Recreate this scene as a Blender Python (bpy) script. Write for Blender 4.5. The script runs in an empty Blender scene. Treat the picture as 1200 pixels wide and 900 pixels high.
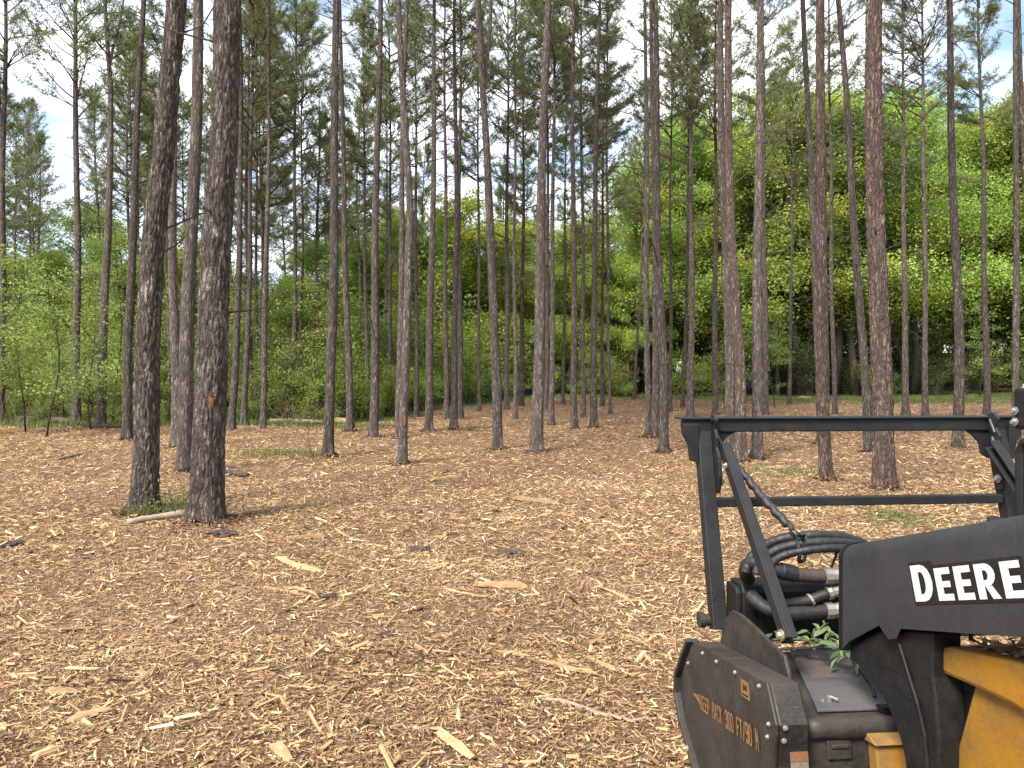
import bpy, bmesh, math, random
import numpy as np
from mathutils import Vector, Matrix, noise as mnoise

# ------------------------------------------------------------------ camera, sky, sun, exposure
sc = bpy.context.scene
col = sc.collection
FPX, HOR, EYE = 873.0, 440.0, 1.6            # focal length and horizon in photo pixels, eye height in metres
cam_d = bpy.data.cameras.new('camera'); cam = bpy.data.objects.new('camera', cam_d); col.objects.link(cam)
cam_d.sensor_width = 36.0; cam_d.lens = 36.0 * FPX / 1200.0
cam_d.shift_y = -10.0 / 1200.0
cam_d.clip_start = 0.05; cam_d.clip_end = 3000
cam.location = (0, 0, EYE); cam.rotation_euler = (math.pi / 2, 0, 0)
sc.camera = cam

SUN_EL = math.radians(49); SUN_AZ = math.atan2(-0.50, -0.70)     # sun behind the camera, off to its left
sdir = Vector((math.cos(SUN_EL) * math.sin(SUN_AZ), math.cos(SUN_EL) * math.cos(SUN_AZ), math.sin(SUN_EL)))
sun_d = bpy.data.lights.new('sun', 'SUN'); sun_d.energy = 4.3; sun_d.angle = math.radians(18.0); sun_d.color = (1.0, .94, .85)
sun = bpy.data.objects.new('sun', sun_d); col.objects.link(sun)
sun.rotation_euler = (-sdir).to_track_quat('-Z', 'Y').to_euler(); sun.location = (-10, -10, 30)

w = bpy.data.worlds.new('World'); sc.world = w; w.use_nodes = True
nt = w.node_tree; N = nt.nodes; L = nt.links; N.clear()
wo = N.new('ShaderNodeOutputWorld'); bg = N.new('ShaderNodeBackground'); sky = N.new('ShaderNodeTexSky')
sky.sky_type = 'NISHITA'; sky.sun_disc = False; sky.sun_elevation = SUN_EL; sky.sun_rotation = SUN_AZ
sky.air_density = 1.0; sky.dust_density = .6; sky.ozone_density = 1.5
tc = N.new('ShaderNodeTexCoord'); sx = N.new('ShaderNodeSeparateXYZ'); L.new(tc.outputs['Generated'], sx.inputs[0])
def wmath(op, a, b):
    n = N.new('ShaderNodeMath'); n.operation = op
    for i, s in enumerate((a, b)):
        if isinstance(s, (int, float)): n.inputs[i].default_value = s
        else: L.new(s, n.inputs[i])
    return n.outputs[0]
zz = wmath('ADD', wmath('MAXIMUM', sx.outputs[2], 0.0), .22)
cb = N.new('ShaderNodeCombineXYZ'); L.new(wmath('DIVIDE', sx.outputs[0], zz), cb.inputs[0]); L.new(wmath('DIVIDE', sx.outputs[1], zz), cb.inputs[1])
cn = N.new('ShaderNodeTexNoise'); cn.inputs['Scale'].default_value = 1.7; cn.inputs['Detail'].default_value = 9; cn.inputs['Roughness'].default_value = .56
cm = N.new('ShaderNodeMapping'); cm.inputs['Location'].default_value = (20, -6, 0); L.new(cb.outputs[0], cm.inputs[0]); L.new(cm.outputs[0], cn.inputs['Vector'])
cr = N.new('ShaderNodeValToRGB'); cr.color_ramp.elements[0].position = .38; cr.color_ramp.elements[1].position = .62
L.new(cn.outputs['Fac'], cr.inputs[0])
mx = N.new('ShaderNodeMix'); mx.data_type = 'RGBA'
L.new(cr.outputs[0], mx.inputs['Factor']); L.new(sky.outputs[0], mx.inputs['A']); mx.inputs['B'].default_value = (6.6, 6.75, 7.0, 1)
L.new(mx.outputs['Result'], bg.inputs[0]); bg.inputs[1].default_value = .14; L.new(bg.outputs[0], wo.inputs[0])

sc.view_settings.view_transform = 'Standard'; sc.view_settings.look = 'None'; sc.view_settings.gamma = 1
sc.view_settings.use_curve_mapping = False
sc.view_settings.exposure = 1.12
sc.render.engine = 'CYCLES'; sc.cycles.use_denoising = True
sc.cycles.max_bounces = 8; sc.cycles.diffuse_bounces = 5; sc.cycles.glossy_bounces = 2; sc.cycles.transmission_bounces = 5; sc.cycles.transparent_max_bounces = 4
sc.cycles.caustics_reflective = False; sc.cycles.caustics_refractive = False

random.seed(11); RNG = np.random.default_rng(11)

# ------------------------------------------------------------------ helpers
def tag(o, label=None, cat=None, group=None, kind=None):
    if label: o['label'] = label
    if cat: o['category'] = cat
    if group: o['group'] = group
    if kind: o['kind'] = kind
    return o
def empty(name, loc=(0, 0, 0), rz=0.0, label=None, cat=None, group=None):
    o = bpy.data.objects.new(name, None); col.objects.link(o); o.location = loc; o.rotation_euler = (0, 0, rz)
    o.empty_display_size = .2
    return tag(o, label, cat, group)
def link(name, me, parent=None):
    o = bpy.data.objects.new(name, me); col.objects.link(o)
    if parent is not None: o.parent = parent
    return o
def np_mesh(name, V, F, mat, smooth=False, rnd=None):
    """V (n,3), F (m,k) arrays -> mesh; rnd: one float per face"""
    me = bpy.data.meshes.new(name); V = np.asarray(V, np.float32); F = np.asarray(F, np.int32)
    m, k = F.shape
    me.vertices.add(len(V)); me.vertices.foreach_set('co', V.ravel())
    me.loops.add(m * k); me.loops.foreach_set('vertex_index', F.ravel())
    me.polygons.add(m); me.polygons.foreach_set('loop_start', np.arange(0, m * k, k, dtype=np.int32))
    try: me.polygons.foreach_set('loop_total', np.full(m, k, np.int32))
    except Exception: pass
    me.polygons.foreach_set('use_smooth', np.full(m, smooth, bool))
    if rnd is not None:
        a = me.attributes.new('rnd', 'FLOAT', 'FACE'); a.data.foreach_set('value', np.asarray(rnd, np.float32))
    me.update(calc_edges=True); me.materials.append(mat)
    return me

class MB:
    """collects shapes into ONE mesh"""
    def __init__(s): s.v = []; s.f = []
    def add(s, vs, fs):
        b = len(s.v); s.v += [tuple(v) for v in vs]; s.f += [[i + b for i in f] for f in fs]; return s
    def box(s, x0, x1, y0, y1, z0, z1):
        vs = [(x, y, z) for z in (z0, z1) for y in (y0, y1) for x in (x0, x1)]
        return s.add(vs, [(0, 2, 3, 1), (4, 5, 7, 6), (0, 1, 5, 4), (2, 6, 7, 3), (0, 4, 6, 2), (1, 3, 7, 5)])
    def prism(s, poly, a0, a1, axis='x'):
        """poly of 2-D points extruded along axis (x: points are (y,z); y: (x,z); z: (x,y))"""
        P = {'x': lambda p, a: (a, p[0], p[1]), 'y': lambda p, a: (p[0], a, p[1]), 'z': lambda p, a: (p[0], p[1], a)}[axis]
        n = len(poly); vs = [P(p, a0) for p in poly] + [P(p, a1) for p in poly]
        return s.add(vs, [list(range(n))[::-1], list(range(n, 2 * n))] + [(i, (i + 1) % n, n + (i + 1) % n, n + i) for i in range(n)])
    def tube(s, pts, radii, n=8, cap=True):
        pts = [Vector(p) for p in pts]
        if not hasattr(radii, '__len__'): radii = [radii] * len(pts)
        vs, fs = [], []; ref = None
        for i, p in enumerate(pts):
            t = (pts[min(i + 1, len(pts) - 1)] - pts[max(i - 1, 0)]).normalized()
            if ref is None: ref = t.orthogonal().normalized()
            ref = (ref - t * ref.dot(t)); ref = ref.normalized() if ref.length > 1e-6 else t.orthogonal().normalized()
            b = t.cross(ref)
            for k in range(n):
                a = 2 * math.pi * k / n
                vs.append(p + (ref * math.cos(a) + b * math.sin(a)) * radii[i])
        for i in range(len(pts) - 1):
            for k in range(n):
                fs.append((i * n + k, i * n + (k + 1) % n, (i + 1) * n + (k + 1) % n, (i + 1) * n + k))
        if cap:
            fs.append(list(range(n))[::-1]); fs.append([(len(pts) - 1) * n + k for k in range(n)])
        return s.add(vs, fs)
    def mesh(s, name, mat, smooth=False):
        me = bpy.data.meshes.new(name); me.from_pydata(s.v, [], s.f); me.materials.append(mat)
        bm = bmesh.new(); bm.from_mesh(me); bmesh.ops.recalc_face_normals(bm, faces=bm.faces); bm.to_mesh(me); bm.free()
        if smooth: me.polygons.foreach_set('use_smooth', np.ones(len(me.polygons), bool))
        me.update(); return me
    def build(s, name, mat, parent=None, smooth=False, bevel=0.0, off=None):
        if off is not None: s.v = [(v[0] - off[0], v[1] - off[1], v[2] - off[2]) for v in s.v]
        o = link(name, s.mesh(name, mat, smooth), parent)
        if bevel:
            m = o.modifiers.new('edge', 'BEVEL'); m.width = bevel; m.segments = 2; m.limit_method = 'ANGLE'; m.angle_limit = math.radians(40)
        return o

# smooth pseudo-noise made of sines, vectorised
_sn = np.random.default_rng(5)
_SN = [(_sn.uniform(-1, 1, 2), _sn.uniform(0, 6.28)) for _ in range(14)]
def snoise(x, y, s=1.0):
    r = 0
    for i, (d, p) in enumerate(_SN):
        k = s * (0.6 + 0.22 * i)
        r = r + np.sin(k * (d[0] * x + d[1] * y) * 2.2 + p + 1.3 * np.sin(k * .7 * (d[1] * x - d[0] * y) + p * 2))
    return r / 5.0
def sstep(a, b, x):
    t = np.clip((x - a) / (b - a), 0, 1); return t * t * (3 - 2 * t)
def ground_h(x, y):
    x = np.asarray(x, float); y = np.asarray(y, float)
    yy = np.maximum(y, 1.0); a = x / np.maximum(yy, 3.0)
    h = .26 * sstep(14, 42, y) * (.4 + .6 * sstep(-.25, .1, a))
    h = h + sstep(40, 95, y) * (1.2 + 3.0 * sstep(.1, .5, a)) * (1 - .0 * y)
    h = h + .018 * snoise(x, y, .9) * sstep(-2, 4, y) + .05 * snoise(x, y, .16) * sstep(8, 20, y)
    return h
def gz(x, y): return float(ground_h(x, y))
def edge_d(a):
    """distance of the clearing's far edge along the viewing bearing a = x / y"""
    return 23.5 + 20.5 * sstep(-.26, .08, a) - 4.0 * sstep(.14, .3, a)
def ground_pt(px, py):
    """photo pixel -> the point where its ray meets the ground"""
    u = (px - 600) / FPX; v = -(py - HOR) / FPX
    t = 2.0
    for _ in range(4000):
        if EYE + v * t <= gz(u * t, t): break
        t += .02
    return u * t, t

# ------------------------------------------------------------------ materials
def mat_new(name):
    m = bpy.data.materials.new(name); m.use_nodes = True; return m, m.node_tree.nodes, m.node_tree.links, m.node_tree.nodes['Principled BSDF']
def n_noise(N, L, vec, scale, detail=4, rough=.6):
    n = N.new('ShaderNodeTexNoise'); n.inputs['Scale'].default_value = scale; n.inputs['Detail'].default_value = detail; n.inputs['Roughness'].default_value = rough
    if vec is not None: L.new(vec, n.inputs['Vector'])
    return n.outputs['Fac']
def n_ramp(N, L, fac, stops):
    r = N.new('ShaderNodeValToRGB'); e = r.color_ramp.elements
    while len(e) < len(stops): e.new(.5)
    for i, (p, c) in enumerate(stops): e[i].position = p; e[i].color = (*c, 1)
    L.new(fac, r.inputs[0]); return r.outputs[0]
def n_mix(N, L, fac, a, b, mode='MIX'):
    m = N.new('ShaderNodeMix'); m.data_type = 'RGBA'; m.blend_type = mode
    for s, v in (('Factor', fac), ('A', a), ('B', b)):
        if isinstance(v, (int, float)): m.inputs[s].default_value = v
        elif isinstance(v, tuple): m.inputs[s].default_value = (*v, 1)
        else: L.new(v, m.inputs[s])
    return m.outputs['Result']
def n_math(N, L, op, a, b=0.0, clamp=False):
    n = N.new('ShaderNodeMath'); n.operation = op; n.use_clamp = clamp
    for i, s in enumerate((a, b)):
        if isinstance(s, (int, float)): n.inputs[i].default_value = s
        else: L.new(s, n.inputs[i])
    return n.outputs[0]
def n_obj(N, L, scale=(1, 1, 1)):
    t = N.new('ShaderNodeTexCoord'); m = N.new('ShaderNodeMapping'); m.inputs['Scale'].default_value = scale
    L.new(t.outputs['Object'], m.inputs[0]); return m.outputs[0]
def n_bump(N, L, h, dist, bsdf, strength=1.0):
    b = N.new('ShaderNodeBump'); b.inputs['Distance'].default_value = dist; b.inputs['Strength'].default_value = strength
    L.new(h, b.inputs['Height']); L.new(b.outputs[0], bsdf.inputs['Normal'])
def n_attr(N, name):
    a = N.new('ShaderNodeAttribute'); a.attribute_name = name; return a.outputs['Fac']
def n_rand(N): return N.new('ShaderNodeObjectInfo').outputs['Random']

def bark_mat(name, plate, plate2, fissure, sc_=14.0, bump=.02):
    m, N, L, B = mat_new(name)
    v = n_obj(N, L, (1, 1, .22))
    wob = N.new('ShaderNodeTexNoise'); wob.inputs['Scale'].default_value = 16; wob.inputs['Detail'].default_value = 4; L.new(v, wob.inputs['Vector'])
    ad = N.new('ShaderNodeVectorMath'); ad.operation = 'MULTIPLY_ADD'; L.new(wob.outputs['Color'], ad.inputs[0]); ad.inputs[1].default_value = (.11,) * 3; L.new(v, ad.inputs[2])
    vo = N.new('ShaderNodeTexVoronoi'); vo.feature = 'DISTANCE_TO_EDGE'; vo.inputs['Scale'].default_value = sc_; L.new(ad.outputs[0], vo.inputs['Vector'])
    vc = N.new('ShaderNodeTexVoronoi'); vc.inputs['Scale'].default_value = sc_; L.new(ad.outputs[0], vc.inputs['Vector'])
    fine = n_noise(N, L, v, 70, 7, .75); big = n_noise(N, L, v, 2.2, 3); mid = n_noise(N, L, v, 22, 5, .7)
    ed = n_ramp(N, L, n_math(N, L, 'ADD', vo.outputs['Distance'], n_math(N, L, 'MULTIPLY', n_math(N, L, 'SUBTRACT', mid, .5), .35)), [(.0, (0, 0, 0)), (.30, (1, 1, 1))])
    v2 = N.new('ShaderNodeTexVoronoi'); v2.feature = 'DISTANCE_TO_EDGE'; v2.inputs['Scale'].default_value = sc_ * 2.6; L.new(ad.outputs[0], v2.inputs['Vector'])
    ed = n_math(N, L, 'MULTIPLY', ed, n_ramp(N, L, v2.outputs['Distance'], [(0, (.45, .45, .45)), (.18, (1, 1, 1))]))
    pc = n_mix(N, L, n_ramp(N, L, big, [(.35, (0, 0, 0)), (.65, (1, 1, 1))]), plate, plate2)
    sep = N.new('ShaderNodeSeparateColor'); L.new(vc.outputs['Color'], sep.inputs[0])
    pc = n_mix(N, L, .8, pc, n_ramp(N, L, sep.outputs[0], [(.0, (.42, .40, .38)), (1, (1.5, 1.5, 1.5))]), 'MULTIPLY')
    pc = n_mix(N, L, .8, pc, n_ramp(N, L, fine, [(.3, (.45, .45, .45)), (.7, (1.45, 1.42, 1.4))]), 'MULTIPLY')
    c = n_mix(N, L, ed, fissure, pc)
    hs = N.new('ShaderNodeHueSaturation'); L.new(c, hs.inputs['Color'])
    rr = n_math(N, L, 'ADD', n_math(N, L, 'MULTIPLY', n_rand(N), .5), .75); L.new(rr, hs.inputs['Value'])
    L.new(hs.outputs[0], B.inputs['Base Color']); B.inputs['Roughness'].default_value = .92; B.inputs['Specular IOR Level'].default_value = .15
    n_bump(N, L, n_math(N, L, 'ADD', ed, n_math(N, L, 'MULTIPLY', fine, .6)), bump, B)
    return m
M = {}
M['bark'] = bark_mat('pine_bark', (.345, .30, .268), (.27, .222, .192), (.05, .038, .032), 20, .026)
M['bark_red'] = bark_mat('pine_bark_reddish', (.28, .22, .188), (.235, .165, .135), (.055, .038, .031), 23, .024)
M['bark_far'] = bark_mat('pine_bark_slender', (.28, .24, .212), (.22, .18, .156), (.058, .046, .04), 23, .02)
M['limb'] = bark_mat('branch_bark', (.14, .115, .09), (.10, .08, .06), (.05, .035, .028), 25, .006)
M['limb_grey'] = bark_mat('broadleaf_bark', (.13, .115, .095), (.09, .075, .06), (.045, .036, .03), 16, .01)

def leaf_mat(name, ca, cb, cc, trans=.45, rough=.55, obj_var=.35):
    """leaf colours ca..cc by leaf, a shift by plant"""
    m, N, L, B = mat_new(name)
    c = n_ramp(N, L, n_attr(N, 'rnd'), [(0, ca), (.5, cb), (1, cc)])
    hs = N.new('ShaderNodeHueSaturation'); L.new(c, hs.inputs['Color'])
    rd = n_rand(N)
    L.new(n_math(N, L, 'ADD', n_math(N, L, 'MULTIPLY', rd, obj_var * .12), .5 - obj_var * .06), hs.inputs['Hue'])
    r2 = n_math(N, L, 'FRACT', n_math(N, L, 'MULTIPLY', rd, 7.31))
    L.new(n_math(N, L, 'ADD', n_math(N, L, 'MULTIPLY', r2, obj_var), 1 - obj_var * .5), hs.inputs['Value'])
    L.new(hs.outputs[0], B.inputs['Base Color']); B.inputs['Roughness'].default_value = rough; B.inputs['Specular IOR Level'].default_value = .25
    t = N.new('ShaderNodeBsdfTranslucent'); L.new(hs.outputs[0], t.inputs['Color'])
    mxs = N.new('ShaderNodeMixShader'); mxs.inputs[0].default_value = trans
    L.new(B.outputs[0], mxs.inputs[1]); L.new(t.outputs[0], mxs.inputs[2]); L.new(mxs.outputs[0], N['Material Output'].inputs[0])
    return m
M['needle'] = leaf_mat('pine_needles', (.12, .15, .062), (.185, .212, .09), (.27, .285, .125), .5, .5, .3)
M['leaf_spring'] = leaf_mat('spring_leaves', (.21, .29, .048), (.30, .395, .075), (.39, .48, .125), .38)
M['leaf_mid'] = leaf_mat('green_leaves', (.17, .235, .032), (.25, .325, .05), (.34, .41, .085), .38)
M['leaf_gold'] = leaf_mat('budding_leaves', (.19, .21, .035), (.27, .28, .06), (.36, .34, .10), .38)
M['leaf_dark'] = leaf_mat('evergreen_leaves', (.08, .115, .032), (.125, .165, .05), (.18, .22, .07), .4)
M['leaf_shrub'] = leaf_mat('shrub_leaves', (.155, .21, .045), (.23, .29, .068), (.31, .37, .11), .38)
M['grass'] = leaf_mat('grass_blades', (.09, .13, .03), (.13, .18, .045), (.22, .21, .09), .4)

# mulch ground
m, N, L, B = mat_new('mulch_ground'); M['ground'] = m
v = n_obj(N, L)
n1 = n_noise(N, L, v, 38, 8, .72); n2 = n_noise(N, L, v, 7, 5, .6); n3 = n_noise(N, L, v, .55, 4, .55)
vs = n_obj(N, L, (1, .35, 1)); n4 = n_noise(N, L, vs, 70, 4, .7)
mul = n_ramp(N, L, n1, [(.28, (.05, .03, .02)), (.44, (.13, .078, .045)), (.55, (.25, .155, .08)), (.72, (.40, .27, .145))])
mul = n_mix(N, L, n_ramp(N, L, n3, [(.38, (0, 0, 0)), (.62, (.55, .55, .55))]), mul, (.21, .13, .088))
mul = n_mix(N, L, n_ramp(N, L, n4, [(.56, (0, 0, 0)), (.66, (.7, .7, .7))]), mul, (.52, .37, .21))
mul = n_mix(N, L, n_ramp(N, L, n2, [(.30, (.7, .7, .7)), (.42, (0, 0, 0))]), mul, (.17, .105, .07))
lit = n_ramp(N, L, n1, [(.3, (.03, .022, .014)), (.5, (.085, .06, .035)), (.7, (.16, .115, .065))])
grn = n_ramp(N, L, n1, [(.3, (.03, .05, .012)), (.6, (.09, .13, .03))])
lit = n_mix(N, L, n_ramp(N, L, n2, [(.42, (0, 0, 0)), (.6, (1, 1, 1))]), lit, grn)
fac = n_math(N, L, 'ADD', n_attr(N, 'clearing'), n_math(N, L, 'MULTIPLY', n_math(N, L, 'SUBTRACT', n2, .5), .7))
c = n_mix(N, L, n_ramp(N, L, fac, [(.42, (0, 0, 0)), (.58, (1, 1, 1))]), lit, mul)
L.new(c, B.inputs['Base Color']); B.inputs['Roughness'].default_value = .95; B.inputs['Specular IOR Level'].default_value = .1
n_bump(N, L, n_math(N, L, 'ADD', n1, n4), .03, B)

# wood chips, colour by chip
m, N, L, B = mat_new('wood_chips'); M['chip'] = m
c = n_ramp(N, L, n_attr(N, 'rnd'), [(0, (.05, .03, .02)), (.24, (.15, .085, .046)), (.5, (.375, .235, .120)), (.78, (.51, .352, .184)), (1, (.645, .49, .28))])
v = n_obj(N, L); c = n_mix(N, L, .5, c, n_ramp(N, L, n_noise(N, L, v, 160, 3), [(.3, (.6, .58, .55)), (.7, (1.3, 1.3, 1.3))]), 'MULTIPLY')
L.new(c, B.inputs['Base Color']); B.inputs['Roughness'].default_value = .85; B.inputs['Specular IOR Level'].default_value = .2
def wood_mat(name, a, b, scale=(3, 40, 40), bump=.004):
    m, N, L, B = mat_new(name); v = n_obj(N, L, scale)
    f = n_noise(N, L, v, 1.6, 6, .65)
    c = n_ramp(N, L, f, [(.3, a), (.7, b)])
    c = n_mix(N, L, .6, c, n_ramp(N, L, n_rand(N), [(0, (.7, .66, .62)), (1, (1.2, 1.2, 1.2))]), 'MULTIPLY')
    L.new(c, B.inputs['Base Color']); B.inputs['Roughness'].default_value = .85; B.inputs['Specular IOR Level'].default_value = .2
    n_bump(N, L, f, bump, B); return m
M['wood_pale'] = wood_mat('split_pale_wood', (.27, .165, .08), (.46, .33, .18))
M['wood_tan'] = wood_mat('split_tan_wood', (.20, .12, .06), (.37, .245, .13))
M['wood_brown'] = wood_mat('weathered_stick', (.12, .08, .05), (.27, .19, .13))
M['wood_grey'] = wood_mat('debarked_log', (.22, .17, .12), (.38, .31, .24))
M['wood_orange'] = wood_mat('resin_wound', (.07, .032, .015), (.26, .105, .032))
M['log_bark'] = bark_mat('log_bark', (.17, .14, .11), (.13, .10, .08), (.05, .035, .028), 20, .008)

def paint_mat(name, base, dust, rough=.45, amount=.5, scale=9.0, metallic=0.0, spec=.5, streak=False):
    """paint with dirt worn into it, dust settled on faces that look up, fine scratches"""
    m, N, L, B = mat_new(name); v = n_obj(N, L); f = n_noise(N, L, v, scale, 8, .7); f2 = n_noise(N, L, v, scale * 9, 4, .7)
    k = n_ramp(N, L, n_math(N, L, 'ADD', n_math(N, L, 'MULTIPLY', f, .7), n_math(N, L, 'MULTIPLY', f2, .3)), [(.40, (0, 0, 0)), (.68, (amount,) * 3)])
    g = N.new('ShaderNodeNewGeometry'); sp = N.new('ShaderNodeSeparateXYZ'); L.new(g.outputs['Normal'], sp.inputs[0])
    up = n_math(N, L, 'MULTIPLY', n_ramp(N, L, sp.outputs[2], [(.35, (0, 0, 0)), (.95, (1, 1, 1))]), n_ramp(N, L, f, [(.35, (.15, .15, .15)), (.65, (.85, .85, .85))]))
    k = n_math(N, L, 'MAXIMUM', k, n_math(N, L, 'MULTIPLY', up, min(1.0, amount * 1.2)))
    speck = n_ramp(N, L, n_noise(N, L, v, scale * 30, 2, .5), [(.66, (0, 0, 0)), (.72, (.8, .8, .8))])
    c = n_mix(N, L, k, base, dust)
    c = n_mix(N, L, n_math(N, L, 'MULTIPLY', speck, amount), c, tuple(min(1, d * 1.9) for d in dust))
    for q in ((2, 3, 60), (50, 4, 3), (3, 45, 30)) if streak else ((4, 30, 40),):
        sv = n_obj(N, L, q); sf = n_noise(N, L, sv, 2.2, 5, .75)
        c = n_mix(N, L, n_ramp(N, L, sf, [(.62, (0, 0, 0)), (.70, (.45 if streak else .25,) * 3)]), c, tuple(min(1, d * 1.7) for d in dust))
    L.new(c, B.inputs['Base Color']); B.inputs['Metallic'].default_value = metallic; B.inputs['Specular IOR Level'].default_value = spec
    L.new(n_math(N, L, 'ADD', n_math(N, L, 'MULTIPLY', k, .4), rough), B.inputs['Roughness'])
    n_bump(N, L, f2, .0012, B); return m
M['black'] = paint_mat('black_paint', (.006, .006, .006), (.026, .022, .019), .5, .5, 9, 0, .3)
M['black_dirty'] = paint_mat('dirty_black_steel', (.011, .010, .0095), (.052, .040, .030), .5, .75, 7, streak=True)
M['frame_black'] = paint_mat('frame_black_paint', (.009, .010, .011), (.034, .032, .030), .5, .5, 12, 0, .3)
M['boom'] = paint_mat('charcoal_boom_paint', (.022, .023, .025), (.050, .048, .046), .48, .45, 6, 0, .35)
M['deck'] = paint_mat('grey_deck_paint', (.052, .056, .064), (.10, .085, .068), .38, .6, 6)
M['yellow'] = paint_mat('worn_yellow_paint', (.30, .137, .007), (.11, .06, .018), .45, .95, 8)
M['yellow_dirty'] = paint_mat('dirty_yellow_paint', (.34, .16, .012), (.11, .07, .035), .5, .9, 10)
M['rubber'] = paint_mat('hose_rubber', (.010, .010, .010), (.035, .030, .026), .5, .5, 14)
M['rubber_brown'] = paint_mat('scuffed_hose', (.035, .026, .022), (.08, .048, .036), .6, .6, 20)
M['zinc'] = paint_mat('zinc_fitting', (.36, .345, .32), (.13, .11, .09), .45, .8, 22, .7)
M['bolt'] = paint_mat('bolt_steel', (.40, .39, .37), (.16, .14, .12), .35, .5, 40, .7)
M['bolt_brass'] = paint_mat('bolt_brass', (.42, .36, .22), (.18, .15, .1), .4, .6, 40, .6)
M['white_decal'] = paint_mat('white_decal', (.62, .61, .58), (.33, .31, .27), .5, .5, 25, 0, .3)
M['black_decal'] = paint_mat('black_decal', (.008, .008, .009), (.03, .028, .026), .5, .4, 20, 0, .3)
M['orange_decal'] = paint_mat('worn_orange_decal', (.27, .135, .045), (.05, .036, .026), .6, .95, 18, 0, .2)
M['label_paper'] = paint_mat('dirty_label', (.22, .18, .14), (.06, .045, .035), .7, .9, 30, 0, .2)
M['rust_label'] = paint_mat('rusty_label', (.20, .10, .05), (.08, .05, .035), .8, .8, 30, 0, .1)
M['rust'] = paint_mat('rust_stain', (.115, .082, .062), (.07, .068, .07), .8, .8, 14, 0, .1)
M['glass'] = paint_mat('dark_cab_glass', (.012, .014, .016), (.03, .03, .03), .08, .2, 6)
M['sprig_leaf'] = leaf_mat('wilted_leaf', (.11, .17, .07), (.15, .21, .095), (.20, .26, .13), .25, .5, .5)

# ------------------------------------------------------------------ ground
n = 331; u = np.linspace(-1, 1, n); K = 6.6
gx = 700 * np.sinh(K * u) / np.sinh(K); gy = 7.0 + 700 * np.sinh(K * u) / np.sinh(K)
GX, GY = np.meshgrid(gx, gy); GZ = ground_h(GX, GY)
V = np.stack([GX, GY, GZ], -1).reshape(-1, 3)
ii = np.arange(n * n).reshape(n, n)
F = np.stack([ii[:-1, :-1], ii[:-1, 1:], ii[1:, 1:], ii[1:, :-1]], -1).reshape(-1, 4)
me = np_mesh('ground', V, F, M['ground'], True)
A = GX / np.maximum(GY, 6); clear = 1 - sstep(-2.5, 2.5, np.hypot(GX, GY) - edge_d(A) * np.sqrt(1 + A * A))
clear = np.where(GY < 6, 1 - sstep(16, 22, np.abs(GX)), clear)
at = me.attributes.new('clearing', 'FLOAT', 'POINT'); at.data.foreach_set('value', clear.astype(np.float32).ravel())
ground = link('ground', me); tag(ground, 'mulched clearing floor running into the woods', kind='structure')

# ------------------------------------------------------------------ foliage builders (numpy)
def rand_unit(rng, n):
    v = rng.normal(size=(n, 3)); return v / np.linalg.norm(v, axis=1, keepdims=True)
def leaf_quads(rng, C, size, aspect=.55, up=.5, droop=0.0):
    """diamond leaves at centres C"""
    n = len(C); d = rand_unit(rng, n); d[:, 2] *= (1 - up * .6); d[:, 2] -= droop
    d /= np.linalg.norm(d, axis=1, keepdims=True)
    nn = rand_unit(rng, n) * (1 - up); nn[:, 2] += up * 1.2
    s = np.cross(d, nn); s /= np.linalg.norm(s, axis=1, keepdims=True) + 1e-9
    ln = (size * rng.uniform(.65, 1.3, n))[:, None]
    wv = s * ln * aspect * .5; up_ = np.cross(s, d) * ln * .08
    V = np.stack([C - d * ln * .5, C + wv + up_, C + d * ln * .5, C - wv + up_], 1).reshape(-1, 3)
    F = np.arange(4 * n).reshape(n, 4); return V, F
def needle_tufts(rng, C, D, count, length, width):
    """C tuft centres, D twig directions: thin triangles fanning out"""
    n = len(C) * count; c = np.repeat(C, count, 0); dd = np.repeat(D, count, 0)
    q = dd * rng.uniform(.0, .55, (n, 1)) + rand_unit(rng, n); q /= np.linalg.norm(q, axis=1, keepdims=True)
    s = np.cross(q, rand_unit(rng, n)); s /= np.linalg.norm(s, axis=1, keepdims=True) + 1e-9
    b = c + dd * rng.uniform(-.16, .06, (n, 1)); ln = length * rng.uniform(.7, 1.2, (n, 1))
    V = np.stack([b - s * width * .5, b + s * width * .5, b + q * ln], 1).reshape(-1, 3)
    r = np.clip(np.repeat(rng.uniform(0, 1, len(C)), count) * .7 + rng.uniform(0, .3, n), 0, 1)
    return V, np.arange(3 * n).reshape(n, 3), r

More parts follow.
